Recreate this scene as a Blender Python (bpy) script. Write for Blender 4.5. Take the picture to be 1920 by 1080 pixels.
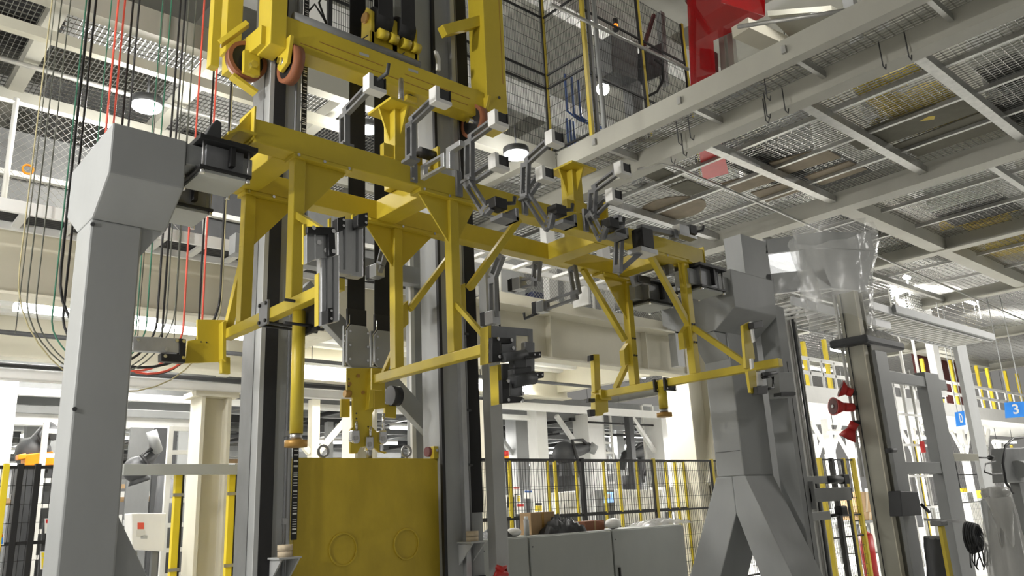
import bpy, math, random
from mathutils import Vector, Matrix
random.seed(7)
S = bpy.context.scene
for o in list(bpy.data.objects): bpy.data.objects.remove(o)
COL = S.collection
PI = math.pi

# ------------------------------------------------------------------ camera
# Axes of the place: X runs right-and-away along the lifting beams, Y left-and-away, Z up. Eye at 1.6 m.
F = 1507.13
ROT = Matrix(((0.74771229, -0.1430823, -0.64842408), (-0.66235245, -0.22993092, -0.71303647), (-0.04706984, 0.96263141, -0.26669309)))
EYE = Vector((0, 0, 1.6))
cd = bpy.data.cameras.new('camera'); cam = bpy.data.objects.new('camera', cd); COL.objects.link(cam)
cd.sensor_width = 36.0; cd.lens = F / 1920 * 36.0; cd.clip_start = 0.05; cd.clip_end = 400
cam.matrix_world = Matrix.Translation(EYE) @ ROT.to_4x4()
S.camera = cam

def at(px, py, X=None, Y=None, Z=None):
    """World point where the sight line through a photo pixel meets the plane X, Y or Z = value."""
    r = ROT @ Vector(((px - 960) / F, -(py - 540) / F, -1.0))
    if X is not None: t = X / r.x
    elif Y is not None: t = Y / r.y
    else: t = (Z - 1.6) / r.z
    return EYE + r * t

# ------------------------------------------------------------------ light
W = bpy.data.worlds.new('hall_air'); S.world = W; W.use_nodes = True
W.node_tree.nodes['Background'].inputs[0].default_value = (1.0, 0.97, 0.9, 1)
W.node_tree.nodes['Background'].inputs[1].default_value = 0.23
S.view_settings.view_transform = 'Standard'; S.view_settings.look = 'None'
S.view_settings.gamma = 1.0; S.view_settings.use_curve_mapping = False
S.view_settings.exposure = 0.0

# ------------------------------------------------------------------ materials
MATS = {}
def mat(name, col, rough=0.5, metal=0.0, var=0.10, scale=6.0, bump=0.0, emit=None, es=0.0, alpha=None, trans=0.0, coat=0.0):
    m = bpy.data.materials.new(name); m.use_nodes = True; n = m.node_tree.nodes; l = m.node_tree.links
    b = n['Principled BSDF']
    b.inputs['Roughness'].default_value = rough; b.inputs['Metallic'].default_value = metal
    b.inputs['Transmission Weight'].default_value = trans; b.inputs['Coat Weight'].default_value = coat
    if emit:
        b.inputs['Base Color'].default_value = (*col, 1)
        b.inputs['Emission Color'].default_value = (*emit, 1); b.inputs['Emission Strength'].default_value = es
    else:
        tc = n.new('ShaderNodeTexCoord'); no = n.new('ShaderNodeTexNoise'); no.inputs['Scale'].default_value = scale
        no.inputs['Detail'].default_value = 6; no.inputs['Roughness'].default_value = 0.62
        mp = n.new('ShaderNodeMapping'); mp.inputs['Scale'].default_value = (1, 1, 0.45)
        l.new(tc.outputs['Object'], mp.inputs['Vector']); l.new(mp.outputs['Vector'], no.inputs['Vector'])
        r = n.new('ShaderNodeValToRGB'); r.color_ramp.elements[0].position = 0.3; r.color_ramp.elements[1].position = 0.7
        r.color_ramp.elements[0].color = (*[c * (1 - var) for c in col], 1); r.color_ramp.elements[1].color = (*[min(1, c * (1 + var)) for c in col], 1)
        l.new(no.outputs['Fac'], r.inputs['Fac']); l.new(r.outputs['Color'], b.inputs['Base Color'])
        if bump:
            bp = n.new('ShaderNodeBump'); bp.inputs['Strength'].default_value = bump; bp.inputs['Distance'].default_value = 0.01
            l.new(no.outputs['Fac'], bp.inputs['Height']); l.new(bp.outputs['Normal'], b.inputs['Normal'])
    if alpha is not None: b.inputs['Alpha'].default_value = alpha
    MATS[name] = m; return m
mat('yellow', (0.57, 0.44, 0.035), 0.42, var=0.07, scale=3)
mat('yellow_dull', (0.52, 0.385, 0.03), 0.5, var=0.12, scale=4)
mat('yellow_bright', (0.80, 0.62, 0.03), 0.45, var=0.05)
mat('grey', (0.30, 0.31, 0.31), 0.5, var=0.06, scale=2)
mat('grey_dark', (0.16, 0.165, 0.165), 0.5, var=0.1)
mat('grey_light', (0.42, 0.43, 0.43), 0.45, var=0.05)
mat('grey_green', (0.40, 0.415, 0.395), 0.55, var=0.05, scale=2)
mat('aluminium', (0.50, 0.51, 0.52), 0.34, 0.75, var=0.08, scale=12)
mat('bright_alu', (0.72, 0.72, 0.71), 0.35, 0.3, var=0.05)
mat('steel', (0.42, 0.42, 0.42), 0.36, 0.85, var=0.15, scale=14)
mat('machined', (0.21, 0.215, 0.225), 0.45, 0.35, var=0.12, scale=10)
mat('grating_steel', (0.40, 0.40, 0.38), 0.27, 0.85, var=0.2, scale=9)
mat('chrome', (0.78, 0.78, 0.78), 0.15, 1.0, var=0.03)
mat('black', (0.012, 0.012, 0.013), 0.5, var=0.2)
mat('rubber', (0.016, 0.016, 0.017), 0.85, var=0.2)
mat('charcoal', (0.045, 0.047, 0.05), 0.55, var=0.15)
mat('cream', (0.66, 0.63, 0.52), 0.6, var=0.04, scale=1.2)
mat('beige', (0.42, 0.41, 0.34), 0.55, var=0.05, scale=1.5)
mat('warm_grey', (0.35, 0.345, 0.30), 0.55, var=0.06, scale=1.5)
mat('white', (0.80, 0.80, 0.78), 0.45, var=0.03)
mat('offwhite', (0.66, 0.66, 0.63), 0.5, var=0.04)
mat('galvanised', (0.42, 0.42, 0.40), 0.38, 0.6, var=0.15, scale=9)
mat('brown_wheel', (0.26, 0.095, 0.045), 0.55, var=0.1)
mat('brass', (0.42, 0.24, 0.06), 0.45, 0.4, var=0.15)
mat('cork', (0.60, 0.50, 0.36), 0.8, var=0.12, scale=20)
mat('board', (0.20, 0.165, 0.115), 0.8, var=0.15, scale=4)
mat('board_dark', (0.105, 0.10, 0.075), 0.85, var=0.15, scale=4)
mat('red', (0.52, 0.025, 0.022), 0.4, var=0.06)
mat('red_pipe', (0.75, 0.11, 0.07), 0.5, var=0.05)
mat('red_clear', (0.40, 0.005, 0.008), 0.12, var=0.02, alpha=0.72)
mat('blue', (0.03, 0.25, 0.80), 0.45, var=0.04)
mat('blue_pipe', (0.03, 0.09, 0.30), 0.5, var=0.1)
mat('green_wire', (0.03, 0.15, 0.09), 0.6, var=0.1)
mat('grey_wire', (0.10, 0.105, 0.085), 0.6, var=0.1)
mat('tan_wire', (0.35, 0.31, 0.17), 0.6, var=0.1)
mat('carton', (0.42, 0.28, 0.15), 0.8, var=0.1)
mat('orange', (0.78, 0.28, 0.01), 0.45, var=0.05)
mat('concrete', (0.50, 0.50, 0.48), 0.45, var=0.07, scale=0.8)
mat('maroon', (0.12, 0.025, 0.025), 0.6, var=0.1)
mat('navy', (0.05, 0.06, 0.12), 0.6, var=0.1)
mat('film', (0.62, 0.63, 0.62), 0.16, var=0.05, alpha=0.34, bump=0.6, scale=9)
mat('film_thick', (0.55, 0.55, 0.53), 0.22, var=0.08, alpha=0.62, bump=0.7, scale=7)
mat('tube_glow', (1, 1, 1), 0.5, emit=(1.0, 0.99, 0.95), es=20.0)
mat('lamp_glow', (1, 1, 1), 0.5, emit=(1.0, 0.98, 0.94), es=40.0)
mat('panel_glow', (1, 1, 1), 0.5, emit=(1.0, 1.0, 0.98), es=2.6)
mat('screen', (0.1, 0.2, 0.4), 0.3, emit=(0.35, 0.6, 1.0), es=1.6)
mat('beacon_glow', (1, 0.2, 0.0), 0.3, emit=(1.0, 0.22, 0.02), es=3.0)
mat('red_glow', (1, 0.05, 0.02), 0.3, emit=(1.0, 0.08, 0.03), es=1.0)

# ------------------------------------------------------------------ shapes: each returns (verts, faces, smooth flags)
def V(p): return Vector(p)
def box(x0, x1, y0, y1, z0, z1):
    v = [(x, y, z) for z in (z0, z1) for y in (y0, y1) for x in (x0, x1)]
    f = [(0, 2, 3, 1), (4, 5, 7, 6), (0, 1, 5, 4), (2, 6, 7, 3), (0, 4, 6, 2), (1, 3, 7, 5)]
    return v, f, [0] * 6
def cbox(c, sx, sy, sz): return box(c[0] - sx / 2, c[0] + sx / 2, c[1] - sy / 2, c[1] + sy / 2, c[2] - sz / 2, c[2] + sz / 2)
def frame(d, up=None):
    d = V(d).normalized(); up = V(up) if up is not None else (V((0, 0, 1)) if abs(d.z) < 0.95 else V((0, 1, 0)))
    s = d.cross(up).normalized(); return d, s, s.cross(d).normalized()
def bar(p0, p1, w, h, up=None):
    """Rectangular bar from p0 to p1: w across, h along up."""
    p0, p1 = V(p0), V(p1); d, s, u = frame(p1 - p0, up)
    v = [tuple(p + s * a * w / 2 + u * b * h / 2) for p in (p0, p1) for a, b in ((-1, -1), (1, -1), (1, 1), (-1, 1))]
    return v, [(0, 1, 2, 3), (7, 6, 5, 4), (0, 4, 5, 1), (1, 5, 6, 2), (2, 6, 7, 3), (3, 7, 4, 0)], [0] * 6
def cyl(p0, p1, r, n=16, r2=None):
    p0, p1 = V(p0), V(p1); r2 = r if r2 is None else r2; d, s, u = frame(p1 - p0)
    v = []
    for p, q in ((p0, r), (p1, r2)):
        v += [tuple(p + (s * math.cos(2 * PI * i / n) + u * math.sin(2 * PI * i / n)) * q) for i in range(n)]
    f = [(i, (i + 1) % n, n + (i + 1) % n, n + i) for i in range(n)] + [tuple(range(n))[::-1], tuple(range(n, 2 * n))]
    return v, f, [1] * n + [0, 0]
def ring(p0, p1, r, ri, n=24):
    p0, p1 = V(p0), V(p1); d, s, u = frame(p1 - p0); v = []
    for p in (p0, p1):
        for q in (r, ri): v += [tuple(p + (s * math.cos(2 * PI * i / n) + u * math.sin(2 * PI * i / n)) * q) for i in range(n)]
    f = []; sm = []
    for i in range(n):
        j = (i + 1) % n
        f += [(i, j, 2 * n + j, 2 * n + i), (n + j, n + i, 3 * n + i, 3 * n + j), (j, i, n + i, n + j), (2 * n + i, 2 * n + j, 3 * n + j, 3 * n + i)]
        sm += [1, 1, 0, 0]
    return v, f, sm
def prism(pts, ext):
    """Planar outline pts pushed along ext."""
    e = V(ext); n = len(pts); a = [V(p) for p in pts]
    v = [tuple(p) for p in a] + [tuple(p + e) for p in a]
    f = [tuple(range(n))[::-1], tuple(range(n, 2 * n))] + [(i, (i + 1) % n, n + (i + 1) % n, n + i) for i in range(n)]
    return v, f, [0] * len(f)
def tube(pts, r, n=8):
    pts = [V(p) for p in pts]; v = []; m = len(pts); u = None
    for k, p in enumerate(pts):
        d = (pts[min(k + 1, m - 1)] - pts[max(k - 1, 0)]).normalized()
        if u is None: _, s, u = frame(d)
        else:
            u = (u - d * u.dot(d)).normalized(); s = d.cross(u)
        rr = r[k] if isinstance(r, (list, tuple)) else r
        v += [tuple(p + (s * math.cos(2 * PI * i / n) + u * math.sin(2 * PI * i / n)) * rr) for i in range(n)]
    f = [(k * n + i, k * n + (i + 1) % n, (k + 1) * n + (i + 1) % n, (k + 1) * n + i) for k in range(m - 1) for i in range(n)]
    sm = [1] * len(f)
    return v, f + [tuple(range(n))[::-1], tuple(range((m - 1) * n, m * n))], sm + [0, 0]
def ball(c, rx, ry=None, rz=None, n=12, m=8):
    ry = rx if ry is None else ry; rz = rx if rz is None else rz
    v = [(c[0], c[1], c[2] - rz)]
    for k in range(1, m):
        t = -PI / 2 + PI * k / m
        v += [(c[0] + rx * math.cos(t) * math.cos(2 * PI * i / n), c[1] + ry * math.cos(t) * math.sin(2 * PI * i / n), c[2] + rz * math.sin(t)) for i in range(n)]
    v.append((c[0], c[1], c[2] + rz)); L = len(v) - 1
    f = [(0, 1 + (i + 1) % n, 1 + i) for i in range(n)]
    for k in range(m - 2): f += [(1 + k * n + i, 1 + k * n + (i + 1) % n, 1 + (k + 1) * n + (i + 1) % n, 1 + (k + 1) * n + i) for i in range(n)]
    f += [(L, 1 + (m - 2) * n + i, 1 + (m - 2) * n + (i + 1) % n) for i in range(n)]
    return v, f, [1] * len(f)
def slotted(p0, p1, w, t, side, wall=0.021):
    """Arm with a long slot: two rails joined by end blocks, one closed mesh. side = thickness direction, w = width in the arm's plane."""
    p0, p1, e = V(p0), V(p1), V(side).normalized(); d = (p1 - p0); L = d.length; d /= L; u = e.cross(d).normalized()
    o = [(0, -w / 2), (L, -w / 2), (L, w / 2), (0, w / 2)]; ii = [(L * 0.16, -w / 2 + wall), (L * 0.86, -w / 2 + wall), (L * 0.86, w / 2 - wall), (L * 0.16, w / 2 - wall)]
    v = []
    for k in (-0.5, 0.5): v += [tuple(p0 + d * a + u * b + e * t * k) for a, b in o + ii]
    f = []
    for i in range(4):
        j = (i + 1) % 4
        f += [(j, i, 4 + i, 4 + j), (8 + i, 8 + j, 12 + j, 12 + i), (i, j, 8 + j, 8 + i), (4 + j, 4 + i, 12 + i, 12 + j)]
    return v, f, [0] * len(f)

ORG = {}
BOLT = {}
def build(name, m, parent, *shapes, bev=0.0, kind=None, label=None, cat=None, group=None):
    v = []; f = []; sm = []
    for a, b, c in shapes:
        k = len(v); v += [tuple(q) for q in a]; f += [tuple(i + k for i in q) for q in b]; sm += c
    lo = [min(q[i] for q in v) for i in range(3)]; hi = [max(q[i] for q in v) for i in range(3)]
    org = Vector(((lo[0] + hi[0]) / 2, (lo[1] + hi[1]) / 2, lo[2]))
    me = bpy.data.meshes.new(name); me.from_pydata([(q[0] - org.x, q[1] - org.y, q[2] - org.z) for q in v], [], f)
    me.polygons.foreach_set('use_smooth', [bool(q) for q in sm]); me.materials.append(MATS[m]); me.update()
    o = bpy.data.objects.new(name, me); COL.objects.link(o); ORG[o.name] = org
    if parent is not None: o.parent = parent; o.location = org - ORG[parent.name]
    else: o.location = org
    if bev:
        md = o.modifiers.new('bevel', 'BEVEL'); md.width = bev; md.segments = 2; md.limit_method = 'ANGLE'; md.angle_limit = 0.7
    return tag(o, label, cat, group, kind)
def tag(o, label=None, cat=None, group=None, kind=None):
    if label: o['label'] = label
    if cat: o['category'] = cat
    if group: o['group'] = group
    if kind: o['kind'] = kind
    return o
def thing(name, loc, label, cat, group=None, kind=None):
    o = bpy.data.objects.new(name, None); COL.objects.link(o); o.location = loc; o.empty_display_size = 0.1
    ORG[o.name] = Vector(loc); return tag(o, label, cat, group, kind)
def bolt(parent, p, d, r=0.012, m='chrome', h=0.012):
    """Hexagon bolt head at p facing d; all heads of one size share a mesh."""
    key = (round(r, 4), m, round(h, 4))
    if key not in BOLT:
        a, b, c = cyl((0, 0, 0), (0, 0, h), r, 6); me = bpy.data.meshes.new('bolt'); me.from_pydata(a, [], b); me.materials.append(MATS[m]); BOLT[key] = me
    o = bpy.data.objects.new('bolt', BOLT[key]); COL.objects.link(o); ORG[o.name] = V(p)
    o.parent = parent; o.location = V(p) - ORG[parent.name]; o.rotation_euler = V(d).to_track_quat('Z', 'Y').to_euler(); return o
def struct(name, m, *shapes, parent=None, bev=0.0): return build(name, m, parent, *shapes, bev=bev, kind='structure' if parent is None else None)
def lamp_light(parent, p, sx, sy, watt, col=(1, 0.97, 0.92)):
    """The light of a lamp: a downward area light just under its glowing face."""
    ld = bpy.data.lights.new('lamp_light', 'AREA'); ld.shape = 'RECTANGLE'; ld.size = sx; ld.size_y = sy; ld.energy = watt; ld.color = col
    o = bpy.data.objects.new('lamp_light', ld); COL.objects.link(o); o.parent = parent; o.location = V(p) - ORG[parent.name]; return o
def lerp(a, b, t): return V(a) + (V(b) - V(a)) * t

# ================================================================== THE HALL
struct('floor', 'concrete', box(-14, 85, -12, 75, -0.2, 0.0))
struct('ceiling', 'warm_grey', box(-14, 45, -12, 34, 13.2, 13.4))
# roof beams and ceiling sheets of the upper hall, seen through the lift shaft
for k, y in enumerate((9.5, 13.0, 16.5, 20.0)): struct('roof_beam', 'offwhite', box(-8, 40, y, y + 0.35, 11.3, 11.9))
for k, x in enumerate((1.0, 5.5, 10.0, 14.5, 19.0)): struct('roof_beam', 'warm_grey', box(x, x + 0.3, -6, 24, 11.9, 12.4))

ZB = 6.8          # underside of the upper mezzanine beams
def ibeam(name, p0, p1, m, h=0.36, w=0.24, t=0.03, parent=None):
    """I-section from p0 to p1 along X or Y; p gives the middle of the underside."""
    p0, p1 = V(p0), V(p1); ax = (p1 - p0).normalized(); sd = V((-ax.y, ax.x, 0))
    o = [(-w/2, 0), (w/2, 0), (w/2, t), (t/2, t), (t/2, h - t), (w/2, h - t), (w/2, h), (-w/2, h), (-w/2, h - t), (-t/2, h - t), (-t/2, t), (-w/2, t)]
    return struct(name, m, prism([p0 + sd * a + V((0, 0, b)) for a, b in o], p1 - p0), parent=parent)
def cbeam(name, p0, p1, m, h, w):
    p0, p1 = V(p0), V(p1); return struct(name, m, bar(p0 + V((0, 0, h/2)), p1 + V((0, 0, h/2)), w, h))
XA1 = at(1200, 242, Z=ZB).x; XA = at(1200, 322, Z=ZB).x; XB = at(1333, 462, Z=ZB).x
cbeam('mezzanine_edge_beam', (XA1 + 0.12, -3, ZB), (XA1 + 0.12, 8.25, ZB), 'warm_grey', 0.3, 0.16)
cbeam('mezzanine_edge_beam', (-8, 8.3, ZB), (XA1, 8.3, ZB), 'warm_grey', 0.3, 0.16)
cbeam('mezzanine_main_beam', (XA - 0.05, -3, ZB - 0.06), (XA - 0.05, 24, ZB - 0.06), 'warm_grey', 0.45, 0.26)
cbeam('mezzanine_main_beam', (XB + 0.1, -3, ZB - 0.08), (XB + 0.1, 24, ZB - 0.08), 'warm_grey', 0.48, 0.34)
ibeam('mezzanine_main_beam', (18.9, -3, ZB - 0.05), (18.9, 24, ZB - 0.05), 'warm_grey', 0.45, 0.3)
ibeam('mezzanine_main_beam', (24.5, -3, ZB - 0.05), (24.5, 30, ZB - 0.05), 'warm_grey', 0.45, 0.3)
ibeam('mezzanine_main_beam', (32, -3, ZB - 0.05), (32, 30, ZB - 0.05), 'warm_grey', 0.45, 0.3)
ibeam('mezzanine_main_beam', (41, -3, ZB - 0.05), (41, 30, ZB - 0.05), 'warm_grey', 0.45, 0.3)
cbeam('mezzanine_cross_beam', (XB, 6.35, ZB - 0.02), (40, 6.35, ZB - 0.02), 'warm_grey', 0.4, 0.3)
cbeam('mezzanine_cross_beam', (XB, 12.5, ZB - 0.02), (40, 12.5, ZB - 0.02), 'warm_grey', 0.4, 0.3)
JY = [at(1507, 195, Z=ZB + 0.1).y, at(1724, 107, Z=ZB + 0.1).y, at(1329, 275, Z=ZB + 0.1).y, at(1200, 330, Z=ZB + 0.1).y + 1.2, 0.4, -1.6]
for y in sorted(JY): cbeam('mezzanine_joist', (XA, y, ZB + 0.06), (XB, y, ZB + 0.06), 'galvanised', 0.13, 0.14)
for x in (10.75, 11.9, 13.05): cbeam('mezzanine_purlin', (x, -3, ZB + 0.17), (x, 24, ZB + 0.17), 'galvanised', 0.07, 0.06)
for y in (-1.0, 1.6, 3.9, 8.4, 10.4): cbeam('mezzanine_joist', (XB, y, ZB + 0.06), (24.5, y, ZB + 0.06), 'galvanised', 0.12, 0.1)
for x in (15.7, 17.3, 20.8, 22.7): cbeam('mezzanine_purlin', (x, -3, ZB + 0.17), (x, 16, ZB + 0.17), 'galvanised', 0.07, 0.06)
for y in (1.0, 2.6, 4.2, 5.8, 7.4): cbeam('mezzanine_joist', (XA1, y, ZB + 0.1), (XA, y, ZB + 0.1), 'galvanised', 0.1, 0.06)
# pipe clipped under the grating, with its droppers
P0 = at(1255, 285, Z=ZB - 0.06); P1 = at(1690, 480, Z=ZB - 0.06)
tube_run = [at(1195, 318, Z=ZB - 0.05), at(1240, 305, Z=ZB - 0.05), at(1265, 312, Z=ZB - 0.05), at(1440, 388, Z=ZB - 0.08), at(1690, 500, Z=ZB - 0.1), at(1920, 600, Z=ZB - 0.1)]
build('sprinkler_pipe', 'galvanised', None, tube(tube_run, 0.022), label='thin grey pipe run under the grating above the right post', cat='pipe')
for n_, (px, py) in enumerate(((1290, 218), (1268, 228), (1432, 175), (1255, 265), (1277, 250), (1430, 185), (1466, 165), (1647, 78), (1695, 60), (1432, 140))):
    p = at(px, py, Z=ZB + 0.2); q = p - V((0, 0, 0.34))
    build('beam_clip', 'charcoal', None, tube([p, q, q + V((0.07, 0.0, -0.02)), q + V((0.1, 0, 0.06))], 0.008, 6), label='dark bent hanger rod clipped to the upper walkway beams', cat='hanger rod', group='hanger rods on the walkway beams')

def grating(x0, x1, y0, y1, z, sx, sy, m='grating_steel', b=0.007, h=0.016):
    sh = []; x = x0
    while x < x1: sh.append(box(x - b / 2, x + b / 2, y0, y1, z, z + h)); x += sx
    y = y0
    while y < y1: sh.append(box(x0, x1, y - b / 2, y + b / 2, z + h * 0.3, z + h)); y += sy
    return build('floor_grating', m, None, *sh, kind='stuff', label='open steel grating of the upper walkway', cat='grating')
ZG = ZB + 0.245
grating(XA1 + 0.05, XA, -3, 8.2, ZG, 0.06, 0.12)
grating(XA, XB, -3, 8.2, ZG, 0.075, 0.11)
grating(XB, 25, -3, 16, ZG, 0.1, 0.14, b=0.009)
grating(25, 42, 0, 24, ZG, 0.2, 0.25, b=0.02)
grating(XA1, XB, 8.2, 20, ZG, 0.1, 0.13, b=0.009)
grating(-7, XA1, 8.35, 13.2, ZG, 0.055, 0.10)
grating(-7, XA1, 13.2, 26, ZG, 0.10, 0.16, b=0.012)
# joists under the left-hand grating
for x in (-1.9, -0.2, 1.5, 3.2, 4.9, 6.6, 8.2): cbeam('mezzanine_joist', (x, 8.35, ZB + 0.06), (x, 22, ZB + 0.06), 'warm_grey', 0.17, 0.16)
for y in (10.6, 13.2, 16.0, 19.0): cbeam('mezzanine_cross_beam', (-7, y, ZB - 0.06), (XA1, y, ZB - 0.06), 'warm_grey', 0.14, 0.1)
build('conduit', 'galvanised', None, cyl((-6, 9.62, ZB - 0.05), (8.4, 9.62, ZB - 0.05), 0.03), label='thin conduit running under the left grating behind the hanging cables', cat='conduit')
build('trunking', 'beige', None, box(-6, 5.0, 8.62, 8.72, ZB - 0.22, ZB - 0.1), label='tan trunking along the grating edge at the upper left', cat='trunking')

# ---- lower mezzanine behind the lift: cream girders, slab and soffit
struct('mezzanine_slab', 'cream', box(-8, 12.6, 8.95, 22, 4.62, 4.86))
GZ0, GZ1 = 3.88, 4.62
g = [(0.0, GZ0), (0.3, GZ0), (0.3, GZ0 + 0.03), (0.165, GZ0 + 0.03), (0.165, GZ1 - 0.03), (0.5, GZ1 - 0.03), (0.5, GZ1), (-0.2, GZ1), (-0.2, GZ1 - 0.03), (0.135, GZ1 - 0.03), (0.135, GZ0 + 0.03), (0.0, GZ0 + 0.03)]
def girder(y, x0, x1, dz=0.0, nm='mezzanine_girder'): return struct(nm, 'cream', prism([V((x0, y + a, b + dz)) for a, b in g], (x1 - x0, 0, 0)))
gd = girder(8.9, -8, 12.7)
for x in (8.9, 11.3): struct('web_stiffener', 'cream', box(x, x + 0.02, 8.92, 9.04, GZ0 + 0.03, GZ1 - 0.03), parent=gd)
for y in (12.2, 15.6): girder(y, -8, 12.7)
for x in (-3.6, 0.4, 5.3, 8.75, 12.4): struct('mezzanine_floor_beam', 'cream', box(x, x + 0.18, 9.2, 20, 4.02, 4.62))
# ribbed sheet under the slab: every rib a part of its own
sf = struct('mezzanine_soffit', 'white', box(-8, 12.5, 9.25, 20, 4.5, 4.62))
for k in range(26):
    struct('sheet_rib', 'white', box(-8, 12.4, 9.32 + k * 0.4, 9.46 + k * 0.4, 4.44, 4.5), parent=sf)
def lower_rail(y, z, x0, x1, m='white'): return struct('girt', m, box(x0, x1, y, y + 0.12, z, z + 0.1))
lower_rail(9.0, 3.06, -6, 7.3); lower_rail(13.0, 3.5, -6, 12.6)
build('service_pipe', 'charcoal', None, cyl((-6, 8.85, 3.17), (2.0, 8.85, 3.17), 0.025), cyl((2.0, 8.85, 3.17), (7.6, 8.85, 3.17), 0.025), label='black service pipe along the white rail under the cream girder', cat='pipe')
build('service_pipe', 'charcoal', None, cyl((-6, 10.9, 3.92), (12.2, 10.9, 3.92), 0.03), label='dark pipe hung below the ribbed soffit beside the lamps', cat='pipe')

# cream columns (H sections)
def hcol(name, x, y, w, d, z1, m, lab=None, z0=0.0, t=0.04):
    o = [(0, 0), (w, 0), (w, t), (w/2 + t/2, t), (w/2 + t/2, d - t), (w, d - t), (w, d), (0, d), (0, d - t), (w/2 - t/2, d - t), (w/2 - t/2, t), (0, t)]
    return struct(name, m, prism([V((x + a, y + b, z0)) for a, b in o], (0, 0, z1 - z0)))
def hcol2(name, x, y, w, d, z1, m, z0=0.0, t=0.04):
    o = [(0, 0), (t, 0), (t, d/2 - t/2), (w - t, d/2 - t/2), (w - t, 0), (w, 0), (w, d), (w - t, d), (w - t, d/2 + t/2), (t, d/2 + t/2), (t, d), (0, d)]
    return struct(name, m, prism([V((x + a, y + b, z0)) for a, b in o], (0, 0, z1 - z0)))
hcol2('cream_column', 3.42, 9.0, 0.34, 0.34, 3.06, 'cream')
cb = struct('cream_column_capital', 'cream', box(3.34, 3.84, 8.98, 9.36, 3.0, 3.06))
hcol('cream_column', 1.62, 11.2, 0.4, 0.4, 3.5, 'white')
hcol2('cream_column', 12.55, 9.0, 0.85, 0.6, 4.62, 'cream')
hcol2('cream_column', 7.02, 9.3, 0.3, 0.3, 3.9, 'cream')
hcol2('cream_column', 5.62, 9.4, 0.34, 0.34, 3.06, 'cream')
struct('cream_column_brace', 'cream', bar((13.3, 8.95, 3.4), (12.75, 8.95, 1.9), 0.12, 0.12))

# ---- lamps
NT = {}
def tube_lamp(px, py, Z, length, lab, watt=90, group=None, d='X'):
    p = at(px, py, Z=Z); q = p + (V((length, 0, 0)) if d == 'X' else V((0, -length, 0)))
    t = thing('tube_lamp', (p + q) / 2, lab, 'lamp', group)
    build('housing', 'white', t, bar(p + V((0, 0, 0.07)), q + V((0, 0, 0.07)), 0.14, 0.06))
    build('lamp_tube', 'tube_glow', t, bar(p, q, 0.11, 0.075))
    zt = 4.46 if p.y < 13 and p.x < 12.5 and p.z < 4.4 else (3.62 if p.y >= 13.4 and p.x < 26 and p.z < 3.6 else ZG)
    for k in (0.1, 0.9): r_ = lerp(p, q, k); build('suspension_rod', 'charcoal', t, cyl(r_ + V((0, 0, 0.1)), (r_.x, r_.y, zt), 0.008, 6))
    lamp_light(t, (p + q) / 2 + V((0, 0, -0.06)), length if d == 'X' else 0.1, 0.1 if d == 'X' else length, watt)
tube_lamp(26, 575, 4.0, 1.5, 'bright fluorescent tube lamp behind the cables left of the grey post')
tube_lamp(-60, 655, 4.05, 3.0, 'long glowing tube lamp at the left edge below the cables', 90)
tube_lamp(568, 690, 4.05, 1.6, 'glowing tube lamp between the left mast and the belt clamps')
tube_lamp(758, 640, 4.05, 1.6, 'tube lamp half hidden behind the middle yellow legs')
tube_lamp(1100, 683, 4.05, 1.6, 'tube lamp glowing under the girder left of the right yellow legs', 80)
tube_lamp(255, 610, 4.05, 1.4, 'tube lamp glowing behind the cable loops right of the grey post')
tube_lamp(890, 716, 4.1, 1.5, 'tube lamp peeping out beside the right mast')
def high_bay(px, py, Z, lab, watt=170, r=0.16):
    p = at(px, py, Z=Z); t = thing('high_bay_lamp', p, lab, 'lamp')
    build('reflector', 'charcoal', t, ring(p + V((0, 0, 0.03)), p + V((0, 0, 0.12)), r + 0.02, r + 0.002))
    build('lens', 'lamp_glow', t, cyl(p, p + V((0, 0, 0.06)), r)); build('suspension_rod', 'charcoal', t, cyl(p + V((0, 0, 0.06)), (p.x, p.y, ZG), 0.012, 8))
    ld = bpy.data.lights.new('lamp_light', 'POINT'); ld.energy = watt; ld.shadow_soft_size = r; ld.color = (1, 0.97, 0.92)
    o = bpy.data.objects.new('lamp_light', ld); COL.objects.link(o); o.parent = t; o.location = (0, 0, -r - 0.03)
high_bay(275, 203, 6.45, 'glaring round high-bay lamp among the cables at the upper left')
high_bay(690, 246, 6.55, 'small glaring high-bay lamp between the two black belts', 110, 0.11)
high_bay(968, 293, 6.55, 'glaring high-bay lamp below the wire cage corner', 60, 0.17)
for k, (x, y, w) in enumerate(((-2.6, 9.3, 90), (-2.6, 5.4, 950), (-2.6, 1.5, 60))):  # row out of view, added to light the left-facing sides
    pr_ = V((x, y, 6.4)); t = thing('high_bay_lamp', pr_, ('added round high-bay lamp left of the picture, farthest of its row', 'added round high-bay lamp left of the picture, middle of its row', 'added round high-bay lamp left of the picture, nearest of its row')[k], 'lamp')
    build('lens', 'lamp_glow', t, cyl(pr_, pr_ + V((0, 0, 0.06)), 0.16)); build('suspension_rod', 'charcoal', t, cyl(pr_ + V((0, 0, 0.06)), pr_ + V((0, 0, 6.8)), 0.012, 8)); build('reflector', 'charcoal', t, ring(pr_ + V((0, 0, 0.03)), pr_ + V((0, 0, 0.12)), 0.18, 0.162))
    ld = bpy.data.lights.new('lamp_light', 'POINT'); ld.energy = w; ld.shadow_soft_size = 0.16; ld.color = (1, 0.97, 0.92)
    o = bpy.data.objects.new('lamp_light', ld); COL.objects.link(o); o.parent = t; o.location = (0, 0, -0.2)

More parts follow.
